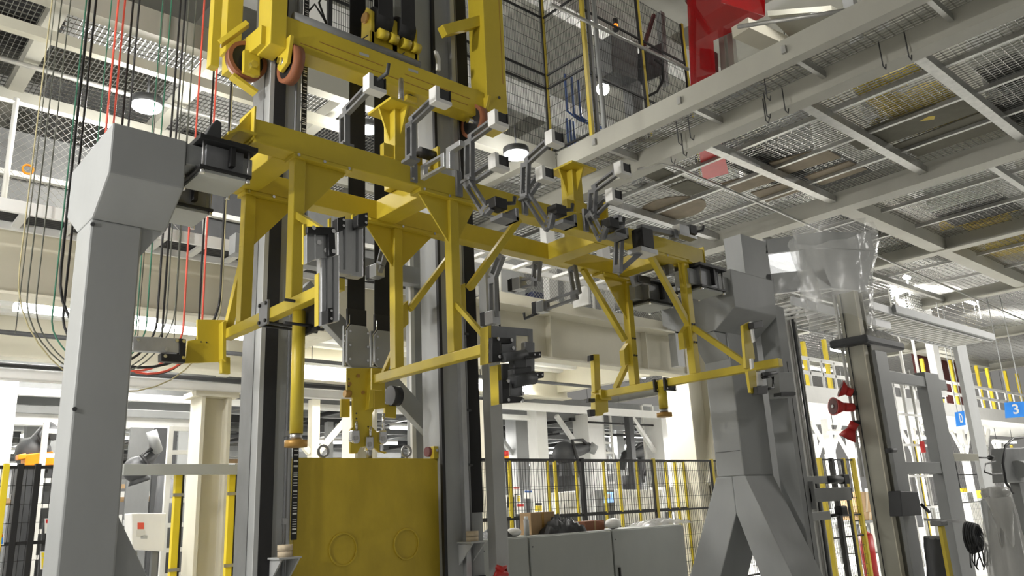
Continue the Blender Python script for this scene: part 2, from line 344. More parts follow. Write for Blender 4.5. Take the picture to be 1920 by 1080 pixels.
# ================================================================== YELLOW LIFTING FIXTURE (rests on the two grey posts)
YF, YB = 5.0, 5.84               # near faces of the front and the back beam
ZL, ZH = 4.19, 4.37              # underside and top of the beams
X1, X2, X3 = 2.53, 3.95, 7.2     # the three leg stations
fx = thing('lifting_fixture', (4.8, 5.45, 2.7), 'long yellow lifting fixture with legs and gripper arms spanning both grey posts', 'lifting frame')
fb = build('main_beam', 'yellow', fx, box(2.17, 7.52, YF, YF + 0.17, ZL, ZH), bev=0.008)
bb = build('main_beam', 'yellow', fx, box(2.1, 7.40, YB, YB + 0.16, ZL, ZH), bev=0.008)
build('cross_beam', 'yellow', fx, box(2.38, 2.58, YF + 0.17, YB, ZL, ZH), bev=0.006)
build('cross_beam', 'yellow', fx, box(3.70, 3.90, YF + 0.17, YB, ZL - 0.005, ZH), bev=0.006)
build('cross_beam', 'yellow', fx, box(5.86, 6.08, YF + 0.17, YB, ZL - 0.005, ZH), bev=0.006)
build('cross_beam', 'yellow', fx, box(6.95, 7.15, YF + 0.17, YB, ZL, ZH), bev=0.006)
# left end of the front beam: end plate and fork that sits over the docking horn
build('end_plate', 'yellow', fx, box(2.155, 2.17, YF - 0.005, YF + 0.25, ZL + 0.02, ZH + 0.09), bev=0.003)
build('end_rib', 'yellow', fx, prism([(2.155, YF + 0.05, ZH - 0.12), (2.03, YF + 0.05, ZH - 0.12), (2.155, YF + 0.05, ZH + 0.07)], (0, 0.02, 0)))
build('docking_fork', 'yellow', fx, prism([(2.17, YF - 0.02, ZH - 0.14), (2.05, YF - 0.02, ZH - 0.14), (1.97, YF - 0.02, ZH - 0.19), (1.97, YF - 0.02, ZH - 0.17), (2.04, YF - 0.02, ZH - 0.12), (2.17, YF - 0.02, ZH - 0.12)], (0, 0.24, 0)))
build('end_plate', 'yellow', fx, box(2.085, 2.1, YB - 0.01, YB + 0.2, ZL - 0.02, ZH + 0.05), bev=0.003)
build('docking_fork', 'yellow', fx, box(1.95, 2.1, YB - 0.02, YB + 0.2, ZH - 0.16, ZH - 0.14))
build('end_plate', 'yellow', fx, box(7.52, 7.535, YF - 0.01, YF + 0.19, ZL, ZH + 0.03), bev=0.003)
build('docking_shoe', 'yellow', fx, box(7.2, 7.56, YF - 0.02, YF + 0.2, ZL - 0.025, ZL), bev=0.003)
build('docking_shoe', 'yellow', fx, box(7.2, 7.44, YB - 0.02, YB + 0.2, ZL - 0.025, ZL), bev=0.003)
def plate(pts, ext, nm='gusset', m='yellow'): return build(nm, m, fx, prism(pts, ext), bev=0.002)
def flange(x0, x1, y): 
    o = build('leg_flange', 'yellow', fx, box(x0, x1, y - 0.005, y + 0.15, ZL - 0.032, ZL - 0.002), bev=0.003)
    for x in (x0 + 0.03, (x0 + x1) / 2, x1 - 0.03): bolt(o, (x, y - 0.005, ZL - 0.017), (0, -1, 0), 0.013)
    return o
# leg stations
Z1, Z2, Z3 = 3.02, 2.77, 2.84      # underside of the lower bars
LW = 0.09
def leg(x, y, z0): return build('leg', 'yellow', fx, box(x - LW/2, x + LW/2, y, y + LW, z0, ZL - 0.03), bev=0.006)
def lowbar(x, y0, y1, z): return build('carrying_bar', 'yellow', fx, box(x - 0.045, x + 0.035, y0, y1, z, z + 0.08), bev=0.005)
leg(X1, YF + 0.02, Z1 + 0.08); leg(X1, YB + 0.02, Z1 + 0.08)
leg(X2, YF + 0.02, Z2 + 0.08); leg(X2, YB + 0.02, Z2 + 0.08)
leg(X3, YF + 0.02, Z3 + 0.08); leg(X3, YB + 0.02, Z3 + 0.08)
lowbar(X1, 4.42, 6.2, Z1); lowbar(X2, 4.36, 6.24, Z2); lowbar(X3, 4.05, 6.4, Z3)
flange(X1 - 0.06, X1 + 0.42, YF); flange(X1 - 0.06, X1 + 0.42, YB)
for y in (YF, YB):
    plate([(X1 + 0.045, y + 0.055, ZL - 0.032), (X1 + 0.4, y + 0.055, ZL - 0.032), (X1 + 0.045, y + 0.055, ZL - 0.45)], (0, 0.015, 0))
flange(X2 - 0.36, X2 + 0.22, YF); flange(X2 - 0.36, X2 + 0.42, YB)
for y in (YF, YB):
    plate([(X2 - 0.045, y + 0.055, ZL - 0.032), (X2 - 0.34, y + 0.055, ZL - 0.032), (X2 - 0.045, y + 0.055, ZL - 0.4)], (0, 0.015, 0))
    plate([(X2 + 0.045, y + 0.055, ZL - 0.032), (X2 + (0.25 if y == YF else 0.4), y + 0.055, ZL - 0.032), (X2 + 0.045, y + 0.055, ZL - 0.4)], (0, 0.015, 0))
flange(X3 - 0.5, X3 + 0.1, YB); flange(X3 - 0.85, X3 + 0.1, YF)
plate([(X3 - 0.045, YB + 0.055, ZL - 0.032), (X3 - 0.4, YB + 0.055, ZL - 0.032), (X3 - 0.045, YB + 0.055, ZL - 0.5)], (0, 0.015, 0))
plate([(X3 - 0.045, YF + 0.055, ZL - 0.032), (X3 - 0.1, YF + 0.055, ZL - 0.032), (X3 - 0.045, YF + 0.055, ZL - 0.3)], (0, 0.015, 0))
def diag(p, q, w=0.055, nm='diagonal_brace'): return build(nm, 'yellow', fx, bar(p, q, w, w), bev=0.004)
YD = YF + 0.065; YE = YB + 0.065
diag(at(768, 580, Y=YE), at(853, 468, Y=YE)); plate([(X2 + 0.045, YE, 3.42), (X2 + 0.13, YE, 3.5), (X2 + 0.13, YE, 3.28), (X2 + 0.045, YE, 3.2)], (0, 0.06, 0), 'brace_shoe')
diag(at(880, 540, Y=YD), at(972, 412, Y=YD), 0.06); plate([(X2 + 0.045, YD, 3.4), (X2 + 0.13, YD, 3.46), (X2 + 0.13, YD, 3.2), (X2 + 0.045, YD, 3.14)], (0, 0.06, 0), 'brace_shoe')
diag(at(1093, 505, Y=YE), at(1172, 638, Y=YE), 0.06); plate([(X3 - 0.14, YE, 3.32), (X3 + 0.045, YE, 3.5), (X3 + 0.045, YE, 3.2), (X3 - 0.14, YE, 3.14)], (0, 0.07, 0), 'brace_shoe')
diag(at(1220, 480, Y=YD), at(1293, 612, Y=YD), 0.06); plate([(X3 - 0.14, YD, 3.36), (X3 + 0.045, YD, 3.52), (X3 + 0.045, YD, 3.24), (X3 - 0.14, YD, 3.18)], (0, 0.07, 0), 'brace_shoe')
# braces running along Y down to the lower bars
diag((X1, YB + 0.08, 3.68), (X1, 6.2, Z1 + 0.09), 0.06); diag((X1, YF + 0.03, 3.72), (X1, YF - 0.32, 3.5), 0.05)
diag((X2, YB + 0.1, 3.05), (X2, YB + 0.28, Z2 + 0.08), 0.04); diag((X2, YF + 0.03, 3.25), (X2, 4.62, Z2 + 0.08), 0.04)
diag((X3, YB + 0.08, 3.28), (X3, 6.2, Z3 + 0.08), 0.06); diag((X3, YF + 0.02, 3.42), (X3, 4.4, Z3 + 0.06), 0.06)
for y in (YE, YD):
    for dx in (-0.02, 0.02):
        for dz in (3.46, 3.26): bolt(fx, (X3 + dx, y - 0.045 + 0.0, dz), (0, -1, 0), 0.012, 'charcoal')

# ---- lifting lugs standing on the second and third cross beam
def lug(x, y, lab):
    z = ZH
    o = build('lifting_lug', 'yellow', fx, box(x - 0.05, x + 0.1, y + 0.02, y + 0.2, z, z + 0.74), bev=0.006, label=lab)
    build('lug_cap', 'yellow', o, box(x - 0.17, x + 0.21, y - 0.1, y + 0.28, z + 0.74, z + 0.765), bev=0.003)
    build('cap_rib', 'yellow', o, prism([(x - 0.05, y + 0.1, z + 0.45), (x - 0.16, y + 0.1, z + 0.74), (x - 0.05, y + 0.1, z + 0.74)], (0, 0.02, 0)))
    build('cap_rib', 'yellow', o, prism([(x + 0.01, y + 0.02, z + 0.5), (x + 0.01, y - 0.09, z + 0.74), (x + 0.01, y + 0.02, z + 0.74)], (0.02, 0, 0)))
    # pin plate with rounded foot and pin hole
    pts = [(x - 0.075, y - 0.015, z + 0.36)] + [(x + 0.01 + 0.085 * math.cos(a), y - 0.015, z + 0.08 + 0.085 * math.sin(a)) for a in [PI + PI * k / 10 for k in range(11)]] + [(x + 0.095, y - 0.015, z + 0.36)]
    pl = build('pin_plate', 'yellow', o, prism(pts, (0, 0.035, 0)), bev=0.003)
    build('pin_bush', 'black', pl, prism([(x + 0.0 + 0.035 * math.cos(a), y - 0.02, z + 0.15 + 0.08 * math.sin(a)) for a in [2 * PI * k / 16 for k in range(16)]], (0, 0.012, 0)))
    build('pin', 'chrome', pl, cyl((x - 0.0, y - 0.06, z + 0.13), (x - 0.0, y - 0.02, z + 0.13), 0.02, 10))
    build('side_tab', 'yellow', o, box(x - 0.18, x - 0.05, y - 0.0, y + 0.06, z + 0.24, z + 0.36), bev=0.003)
    build('side_tab', 'yellow', o, box(x + 0.1, x + 0.3, y + 0.1, y + 0.16, z + 0.3, z + 0.42), bev=0.003)
    build('roller', 'black', o, cyl((x + 0.18, y - 0.02, z + 0.36), (x + 0.34, y - 0.02, z + 0.36), 0.05, 14))
    build('roller_bracket', 'yellow', o, box(x + 0.34, x + 0.37, y - 0.08, y + 0.1, z + 0.02, z + 0.44), bev=0.003)
lug(3.69, 5.42, 'left lug with a white-edged cap plate'); lug(5.95, 5.42, 'right lug')

# ---- gripper arms: slotted aluminium arms with a pad block
def arm(pts, X, pad='L', w=0.095, t=0.045, m='machined', foot=True, end=1, size=0.82):
    """pts: photo pixels in the plane X; first leg is the stand, the rest slotted arms."""
    P = [at(px, py, X=X) for px, py in pts]
    root = build('gripper_arm', m, fx, slotted(P[0], P[1], w, t, (1, 0, 0)), bev=0.002)
    for a, b in zip(P[1:], P[2:]): build('arm_link', m, root, slotted(a, b, w * 0.85, t * 0.9, (1, 0, 0)), bev=0.002)
    e = P[-1]; d = (P[-1] - P[-2]).normalized()
    if foot: build('foot_plate', m, root, box(X - 0.05, X + 0.05, P[0].y - 0.06, P[0].y + 0.06, P[0].z - 0.012, P[0].z + 0.012))
    s = size
    if pad:
        build('pad_bracket', 'white' if pad == 'W' else 'aluminium', root, prism([(X - 0.055, e.y, e.z - 0.07 * s), (X + 0.1, e.y, e.z - 0.07 * s), (X + 0.1, e.y, e.z - 0.03 * s), (X - 0.015, e.y, e.z - 0.03 * s), (X - 0.015, e.y, e.z + 0.09 * s), (X - 0.055, e.y, e.z + 0.09 * s)], (0, -0.11 * s, 0)), bev=0.003)
        build('pad_block', 'charcoal' if pad == 'W' else 'black', root, box(X - 0.015, X + 0.085, e.y - 0.095 * s, e.y - 0.012, e.z - 0.03 * s, e.z + 0.085 * s), bev=0.004)
        build('pad_strip', 'black', root, box(X + 0.085, X + 0.1, e.y - 0.1 * s, e.y - 0.01, e.z - 0.03 * s, e.z + 0.09 * s))
    return root, e
# upper arms on the front beam, rising towards the camera
r, e = arm([(646, 276), (646, 213), (692, 165)], 2.93, 'W', foot=True)
build('hook_finger', 'charcoal', r, tube([e + V((0.02, -0.1, 0.03)), e + V((0.02, -0.22, 0.03)), e + V((0.02, -0.24, 0.1))], 0.016, 6))
arm([(770, 302), (770, 230), (815, 188)], 3.40, 'W')
r, e = arm([(880, 340), (880, 262), (924, 230)], 4.0, 'W')
arm([(881, 340), (925, 310)], 4.04, 'W', foot=False)
r, e = arm([(984, 374), (986, 305), (1030, 265)], 4.72, 'W')
arm([(984, 372), (1012, 332)], 4.76, 'W', foot=False)
arm([(1109, 408), (1112, 356), (1158, 322)], 5.60, 'W'); arm([(1106, 408), (1142, 372)], 5.64, 'W', foot=False)
# outrigger link by the first joint of the front beam
r = build('outrigger', 'aluminium', fx, slotted(at(792, 325, X=3.52), at(836, 300, X=3.52), 0.12, 0.04, (1, 0, 0)), bev=0.002)
build('outrigger_plate', 'machined', r, box(3.49, 3.55, YF - 0.02, YF + 0.02, ZL + 0.02, ZH + 0.02))
build('outrigger_bracket', 'aluminium', r, prism([at(836, 316, X=3.5), at(843, 316, X=3.5), at(843, 284, X=3.5), at(862, 272, X=3.5), at(862, 262, X=3.5), at(836, 278, X=3.5)], (0.05, 0, 0)), bev=0.002)
for dz in (0.04, 0.15): bolt(r, (3.5, YF - 0.02, ZL + dz), (0, -1, 0), 0.012)
# lower arms on the front face, falling towards the camera, black pads
for (pl, X) in (([(875, 340), (912, 398), (922, 388)], 3.98), ([(987, 366), (1029, 428), (1036, 400)], 4.74), ([(1104, 400), (1128, 448), (1137, 425)], 5.55)):
    P = [at(a, b, X=X) for a, b in pl]
    r = build('gripper_arm', 'machined', fx, slotted(P[0], P[1], 0.085, 0.045, (1, 0, 0)), bev=0.002)
    build('arm_plate', 'machined', r, box(X - 0.03, X + 0.03, YF - 0.03, YF, ZL + 0.0, ZH + 0.05), bev=0.002)
    build('arm_link', 'machined', r, bar(P[1], P[2] + V((0, 0, 0.0)), 0.05, 0.06), bev=0.002)
    for k in range(4): bolt(r, lerp(P[1], P[2], 0.1 + 0.27 * k) + V((-0.026, 0, 0)), (-1, 0, 0), 0.008)
    q = P[2]
    build('pad_block', 'black', r, box(X - 0.02, X + 0.11, q.y - 0.07, q.y + 0.05, q.z - 0.02, q.z + 0.07), bev=0.006)
    build('hook_finger', 'charcoal', r, tube([q + V((0.1, -0.04, 0.04)), q + V((0.2, -0.05, 0.06)), q + V((0.21, -0.05, 0.12))], 0.017, 6))
    build('pad_bracket', 'machined', r, box(X + 0.02, X + 0.2, q.y - 0.1, q.y + 0.05, q.z - 0.11, q.z - 0.075), bev=0.003)
    build('arm_plate', 'machined', r, box(X + 0.17, X + 0.2, q.y - 0.1, q.y + 0.05, q.z - 0.11, q.z + 0.0), bev=0.003)
# tall U link by the third cross beam and the arms at the right end
U = [(1143, 415), (1163, 408), (1168, 470), (1158, 512), (1172, 505)]
P = [at(a, b, X=5.86) for a, b in U]
r = build('gripper_arm', 'machined', fx, slotted(P[1], P[3], 0.09, 0.05, (1, 0, 0)), bev=0.002)
build('arm_link', 'machined', r, bar(P[0], P[1], 0.05, 0.06)); build('pad_block', 'black', r, cbox(P[0] + V((0, 0, -0.04)), 0.14, 0.14, 0.11), bev=0.004)
q = at(1205, 470, X=6.1); build('arm_link', 'machined', r, bar(P[3], q, 0.05, 0.05)); build('foot_plate', 'aluminium', r, cbox(q + V((0, 0, -0.02)), 0.26, 0.18, 0.05), bev=0.003)
build('pad_block', 'black', r, cbox(q + V((0.02, 0, 0.12)), 0.17, 0.14, 0.2), bev=0.004)
r = build('gripper_arm', 'machined', fx, bar(at(1200, 426, Y=4.85), at(1268, 440, Y=4.85), 0.06, 0.05), bev=0.002)
build('arm_link', 'machined', r, bar(at(1202, 424, Y=4.86), at(1204, 462, Y=4.86), 0.08, 0.06)); build('arm_link', 'machined', r, bar(at(1263, 432, Y=4.84), at(1264, 448, Y=4.84), 0.07, 0.07))
build('clamp_block', 'aluminium', r, cbox(at(1277, 434, Y=4.82), 0.17, 0.1, 0.12), bev=0.004); build('pad_block', 'black', r, cbox(at(1295, 432, Y=4.82), 0.12, 0.08, 0.1), bev=0.004)
build('hook_finger', 'black', r, tube([at(1296, 436, Y=4.8), at(1317, 433, Y=4.8), at(1319, 424, Y=4.8)], 0.018, 6)); build('foot_plate', 'aluminium', r, cbox(at(1285, 444, Y=4.82), 0.3, 0.1, 0.03))
r = build('gripper_arm', 'machined', fx, slotted(at(1186, 528, Y=5.3), at(1252, 505, Y=5.3) , 0.12, 0.05, (0, 1, 0)), bev=0.002)
build('clamp_block', 'aluminium', r, cbox(at(1265, 503, Y=5.25), 0.16, 0.1, 0.16), bev=0.004); build('clamp_block', 'aluminium', r, cbox(at(1279, 500, Y=5.22), 0.07, 0.1, 0.16), bev=0.004); build('pad_block', 'black', r, cbox(at(1290, 494, Y=5.2), 0.12, 0.1, 0.16), bev=0.004)
build('pad_block', 'black', r, cbox(at(1205, 525, Y=5.28), 0.2, 0.06, 0.08), bev=0.004)
# arms hanging under the back beam
def hang(pts, X, padpx):
    P = [at(a, b, X=X) for a, b in pts]
    r = build('gripper_arm', 'machined', fx, slotted(P[0], P[1], 0.1, 0.05, (1, 0, 0)), bev=0.002)
    for a, b in zip(P[1:], P[2:]): build('arm_link', 'machined', r, slotted(a, b, 0.1, 0.045, (1, 0, 0)), bev=0.002)
    q = P[-1]
    build('clamp_block', 'aluminium', r, cbox(q + V((0, 0.02, 0)), 0.1, 0.12, 0.13), bev=0.004); build('pad_block', 'black', r, cbox(q + V((0, 0.12, 0.01)), 0.09, 0.07, 0.13), bev=0.004)
    if padpx: build('hook_finger', 'black', r, tube([q + V((0, 0.12, -0.05)), q + V((0, 0.32, -0.07)), q + V((0, 0.33, 0.0))], 0.017, 6))
hang([(1073, 500), (1082, 552), (1020, 575)], 6.05, True)
hang([(1008, 490), (1004, 528), (976, 532)], 5.5, False)
hang([(940, 478), (924, 520), (926, 596)], 4.9, False)
hang([(721, 468), (714, 495), (709, 508)], 4.05, False)

# ---- stop posts
def stop_post(x, y, z0, z1, r=0.045):
    o = build('stop_post', 'yellow', fx, cyl((x, y, z0 + 0.09), (x, y, z1), r, 20))
    build('stop_collar', 'brass', o, cyl((x, y, z0), (x, y, z0 + 0.045), r * 1.7, 20)); build('stop_neck', 'steel', o, cyl((x, y, z0 + 0.045), (x, y, z0 + 0.09), r * 0.9, 14))
stop_post(X1 + 0.04, YF + 0.06, 2.08, Z1); stop_post(at(1245, 770, X=X3).x, at(1245, 770, X=X3).y, at(1245, 782, X=X3).z, Z3 - 0.0, 0.05)
# stop post clamps
def clampset(p, sx=0.1):
    for dy in (-0.07, 0.07):
        o = build('clamp_plate', 'black', fx, box(p[0] - sx, p[0] + sx, p[1] + dy - 0.012, p[1] + dy + 0.012, p[2] - 0.07, p[2] + 0.07), bev=0.003)
        for a in (-1, 1):
            for b in (-1, 1): bolt(o, (p[0] + a * sx * 0.7, p[1] + dy - 0.012, p[2] + b * 0.05), (0, -1, 0), 0.012)
p = at(497, 575, X=X1 - 0.05)
o = build('clamp_plate', 'machined', fx, box(X1 - 0.065, X1 - 0.045, p.y - 0.07, p.y + 0.07, Z1 - 0.04, Z1 + 0.14), bev=0.003)
for dy in (-0.05, 0.05):
    for dz in (-0.015, 0.115): bolt(o, (X1 - 0.065, p.y + dy, Z1 + dz), (-1, 0, 0), 0.014, 'black')
for dy in (-0.05, 0.05): build('clamp_rod', 'black', fx, cyl((X1 - 0.05, p.y + dy, Z1 - 0.03), (X1 + 0.4, p.y + dy, Z1 - 0.03), 0.012, 8))
o = build('clamp_plate', 'black', fx, box(X1 + 0.09, X1 + 0.12, YF - 0.1, YF + 0.12, Z1 - 0.16, Z1 - 0.02 + 0.1), bev=0.003)
for dz in (-0.12, 0.04): build('clamp_rod', 'black', fx, cyl((X1 - 0.12, YF - 0.04, Z1 + dz), (X1 + 0.12, YF - 0.04, Z1 + dz), 0.011, 8))
clampset((X3, at(1245, 715, X=X3).y, Z3 + 0.02)); 

# ---- end tools of the lower bars
# far end of the first bar: L-shaped plate carrying an aluminium locating block
YP = 6.2
e1 = build('tool_plate', 'yellow', fx, prism([at(*q, Y=YP) for q in ((370, 599), (424, 600), (424, 678), (347, 681), (352, 639), (370, 636))], (0, 0.025, 0)), bev=0.003)
build('tool_rib', 'yellow', e1, prism([at(424, 600, Y=YP - 0.08), at(424, 678, Y=YP - 0.08), at(418, 672, Y=YP - 0.08), at(418, 604, Y=YP - 0.08)], (0, 0.12, 0)))
build('tool_tab', 'yellow', e1, prism([at(*q, Y=YP - 0.05) for q in ((416, 668), (432, 670), (432, 701), (416, 699))], (0, 0.05, 0)), bev=0.003)
build('locating_block', 'aluminium', e1, prism([at(*q, Y=YP - 0.06) for q in ((249, 630), (336, 634), (336, 662), (249, 657))], (0, 0.06, 0)), bev=0.004)
blk = build('block_bracket', 'black', e1, prism([at(*q, Y=YP - 0.07) for q in ((337, 634), (349, 636), (348, 680), (302, 677), (302, 662), (337, 664))], (0, 0.07, 0)), bev=0.003)
for q in ((258, 637), (331, 639), (310, 655)): bolt(e1, at(*q, Y=YP - 0.062), (0, -1, 0), 0.014)
for q in ((344, 640), (343, 671), (309, 668)): bolt(blk, at(*q, Y=YP - 0.072), (0, -1, 0), 0.014)
for q in ((377, 641), (387, 642)): bolt(e1, at(*q, Y=YP - 0.001), (0, -1, 0), 0.006, 'charcoal', 0.004)
# near end of the first bar: upright profile, grip block and twin jaws
YQ = 4.4
e2 = build('tool_plate', 'yellow', fx, prism([at(*q, Y=YQ) for q in ((597, 512), (602, 512), (602, 606), (597, 610))], (0, 0.05, 0)))
build('jaw_profile', 'aluminium', e2, prism([at(*q, Y=YQ - 0.03) for q in ((603, 480), (637, 478), (637, 602), (603, 608))], (0, 0.07, 0)), bev=0.008)
for a, b in ((611, 614), (624, 627)): build('profile_groove', 'machined', e2, prism([at(*q, Y=YQ - 0.035) for q in ((a, 482), (b, 482), (b, 600), (a, 601))], (0, 0.006, 0)))
build('jaw_tip', 'machined', e2, prism([at(*q, Y=YQ - 0.06) for q in ((603, 584), (616, 582), (616, 606), (603, 610))], (0, 0.03, 0)))
o = build('jaw_pad', 'black', e2, prism([at(*q, Y=YQ - 0.06) for q in ((615, 578), (625, 576), (625, 604), (615, 606))], (0, 0.05, 0)), bev=0.003)
for q in ((620, 583), (620, 598)): bolt(o, at(*q, Y=YQ - 0.062), (0, -1, 0), 0.009)
build('tool_plate', 'yellow', e2, prism([at(*q, Y=YQ + 0.06) for q in ((569, 420), (575, 420), (575, 495), (569, 495))], (0, 0.02, 0)))
build('grip_block', 'aluminium', e2, prism([at(*q, Y=YQ - 0.05) for q in ((591, 436), (617, 438), (617, 481), (591, 486))], (0, 0.05, 0)), bev=0.003)
build('grip_cheek', 'aluminium', e2, prism([at(*q, Y=YQ - 0.045) for q in ((575, 440), (591, 436), (591, 486), (575, 494))], (0, 0.04, 0)), bev=0.002)
o = build('grip_bracket', 'black', e2, prism([at(*q, Y=YQ - 0.085) for q in ((577, 424), (628, 426), (630, 478), (617, 480), (616, 439), (577, 437))], (0, 0.035, 0)), bev=0.005)
for q in ((587, 428), (624, 434), (624, 472)): bolt(o, at(*q, Y=YQ - 0.087), (0, -1, 0), 0.015)
for q in ((597, 455), (610, 470)): bolt(e2, at(*q, Y=YQ - 0.052), (0, -1, 0), 0.017)
for (a, b, c, d) in ((634, 662, 410, 515), (658, 682, 412, 520)):
    build('jaw_profile', 'aluminium', e2, prism([at(*q, Y=YQ + 0.12) for q in ((a, c), (b, c), (b, d), (a, d - 3))], (0, 0.08, 0)), bev=0.008)
    build('profile_groove', 'machined', e2, prism([at(*q, Y=YQ + 0.115) for q in ((a + 10, c + 5), (a + 14, c + 5), (a + 14, d - 10), (a + 10, d - 10))], (0, 0.006, 0)))
for (a, b, c, d) in ((633, 648, 405, 433), (671, 690, 398, 427)):
    o = build('jaw_pad', 'black', e2, prism([at(*q, Y=YQ + 0.05) for q in ((a, c + 4), (b, c), (b, d - 4), (a, d))], (0, 0.07, 0)), bev=0.004)
    for y in (c + 8, d - 9): bolt(o, at(b - 5, y, Y=YQ + 0.048), (0, -1, 0), 0.01)
build('tool_plate', 'yellow', e2, prism([at(*q, Y=YQ + 0.2) for q in ((617, 410), (621, 408), (621, 430), (617, 432))], (0, 0.02, 0))); build('tool_plate', 'yellow', e2, prism([at(*q, Y=YQ + 0.2) for q in ((661, 402), (665, 400), (665, 420), (661, 422))], (0, 0.02, 0)))
# near end of the second bar: grip tool with black jaws
YR = 4.33
e3 = build('tool_plate', 'machined', fx, prism([at(*q, Y=YR) for q in ((921, 610), (999, 617), (1000, 664), (993, 664), (992, 630), (968, 628), (968, 672), (921, 680))], (0, 0.02, 0)), bev=0.002)
build('tool_edge', 'yellow', e3, prism([at(*q, Y=YR - 0.004) for q in ((915, 611), (921, 610), (921, 681), (915, 681))], (0, 0.09, 0)))
build('tool_edge', 'yellow', e3, prism([at(*q, Y=YR - 0.004) for q in ((933, 684), (939, 684), (942, 757), (936, 758))], (0, 0.09, 0)))
build('grip_block', 'machined', e3, prism([at(*q, Y=YR - 0.06) for q in ((940, 645), (968, 643), (968, 676), (940, 678))], (0, 0.06, 0)), bev=0.003)
o = build('grip_bracket', 'black', e3, prism([at(*q, Y=YR - 0.08) for q in ((923, 632), (961, 633), (961, 643), (939, 643), (938, 678), (923, 679))], (0, 0.04, 0)), bev=0.004)
for q in ((933, 636), (958, 638), (935, 669)): bolt(o, at(*q, Y=YR - 0.082), (0, -1, 0), 0.014)
build('jaw_cylinder', 'charcoal', e3, cyl(at(943, 671, Y=YR - 0.09), at(985, 664, Y=YR - 0.09), 0.035, 16))
build('jaw_body', 'charcoal', e3, prism([at(*q, Y=YR - 0.1) for q in ((965, 668), (988, 664), (988, 690), (965, 690))], (0, 0.07, 0)), bev=0.008)
for (a, c) in ((985, 665), (990, 703)):
    o = build('jaw_pad', 'black', e3, prism([at(*q, Y=YR - 0.12) for q in ((a, c - 4), (a + 30, c - 6), (a + 30, c + 5), (a, c + 7))], (0, 0.06, 0)), bev=0.003)
    for dx in (16, 25): bolt(o, at(a + dx, c, Y=YR - 0.122), (0, -1, 0), 0.008)
build('jaw_profile', 'machined', e3, prism([at(*q, Y=YR + 0.02) for q in ((942, 682), (956, 681), (956, 752), (944, 752))], (0, 0.06, 0)), bev=0.006)
build('jaw_profile', 'machined', e3, prism([at(*q, Y=YR - 0.02) for q in ((985, 640), (1003, 642), (1003, 712), (985, 712))], (0, 0.05, 0)), bev=0.006)
build('jaw_cylinder', 'charcoal', e3, cyl(at(960, 715, Y=YR - 0.08), at(1000, 708, Y=YR - 0.08), 0.05, 18))
build('jaw_body', 'charcoal', e3, prism([at(*q, Y=YR - 0.1) for q in ((964, 690), (998, 686), (1000, 715), (966, 718))], (0, 0.08, 0)), bev=0.012)
build('grip_block', 'machined', e3, prism([at(*q, Y=YR - 0.07) for q in ((956, 712), (980, 712), (981, 742), (957, 743))], (0, 0.06, 0)), bev=0.003)
o = build('grip_bracket', 'black', e3, prism([at(*q, Y=YR - 0.09) for q in ((941, 712), (955, 712), (956, 743), (981, 744), (981, 754), (942, 756))], (0, 0.04, 0)), bev=0.004)
for q in ((951, 715), (952, 750), (978, 752)): bolt(o, at(*q, Y=YR - 0.092), (0, -1, 0), 0.013)
for q in ((961, 653), (963, 716), (979, 738)): bolt(e3, at(*q, Y=YR - 0.075), (0, -1, 0), 0.015)
# far end of the third bar: bumper post
YS = 6.4
e4 = build('bumper_post', 'yellow', fx, prism([at(*q, Y=YS) for q in ((1113, 664), (1124, 664), (1127, 735), (1116, 736))], (0, 0.06, 0)), bev=0.006)
build('bumper_pad', 'black', e4, prism([at(*q, Y=YS - 0.01) for q in ((1107, 666), (1113, 665), (1113, 676), (1107, 677))], (0, 0.05, 0)), bev=0.003)
build('bar_collar', 'yellow', e4, box(X3 - 0.1, X3 + 0.08, YS - 0.06, YS + 0.1, Z3 - 0.03, Z3 + 0.09), bev=0.005)
build('bumper_leg', 'yellow', e4, prism([at(*q, Y=YS - 0.02) for q in ((1117, 740), (1140, 738), (1141, 773), (1134, 773), (1130, 779), (1117, 779))], (0, 0.08, 0)), bev=0.005)
build('bumper_pad', 'black', e4, prism([at(*q, Y=YS - 0.03) for q in ((1106, 768), (1116, 768), (1116, 780), (1108, 781))], (0, 0.05, 0)), bev=0.003); build('bumper_pad', 'charcoal', e4, prism([at(*q, Y=YS - 0.03) for q in ((1104, 747), (1116, 747), (1116, 754), (1104, 754))], (0, 0.05, 0)), bev=0.003)
# near end of the third bar: upright plates with black grippers
YT = 4.02
e5 = build('tool_plate', 'yellow', fx, prism([at(*q, Y=YT) for q in ((1393, 610), (1406, 603), (1416, 672), (1404, 692), (1399, 690))], (0, 0.03, 0)), bev=0.004)
build('tool_plate', 'yellow', e5, prism([at(*q, Y=YT - 0.04) for q in ((1402, 696), (1418, 694), (1420, 740), (1408, 736))], (0, 0.03, 0)), bev=0.004)
for q4 in (((1408, 603), (1411, 603), (1416, 640), (1413, 642)), ((1408, 672), (1412, 672), (1414, 690), (1410, 692)), ((1420, 697), (1430, 697), (1432, 722), (1422, 723))): build('backing_plate', 'white', e5, prism([at(*q, Y=YT - 0.03) for q in q4], (0, 0.02, 0)))
build('gripper_pad', 'black', e5, prism([at(*q, Y=YT - 0.06) for q in ((1412, 604), (1430, 600), (1431, 614), (1414, 616))], (0, 0.06, 0)), bev=0.004)
build('gripper_roll', 'charcoal', e5, cyl(at(1430, 702, Y=YT - 0.05), at(1455, 699, Y=YT - 0.05), 0.018, 12))
build('gripper_arm', 'black', e5, tube([at(1430, 708, Y=YT - 0.05), at(1449, 706, Y=YT - 0.05), at(1450, 727, Y=YT - 0.05), at(1436, 730, Y=YT - 0.05)], 0.014, 6))
build('gripper_pad', 'black', e5, prism([at(*q, Y=YT - 0.08) for q in ((1419, 725), (1440, 722), (1440, 738), (1420, 740))], (0, 0.06, 0)), bev=0.004)
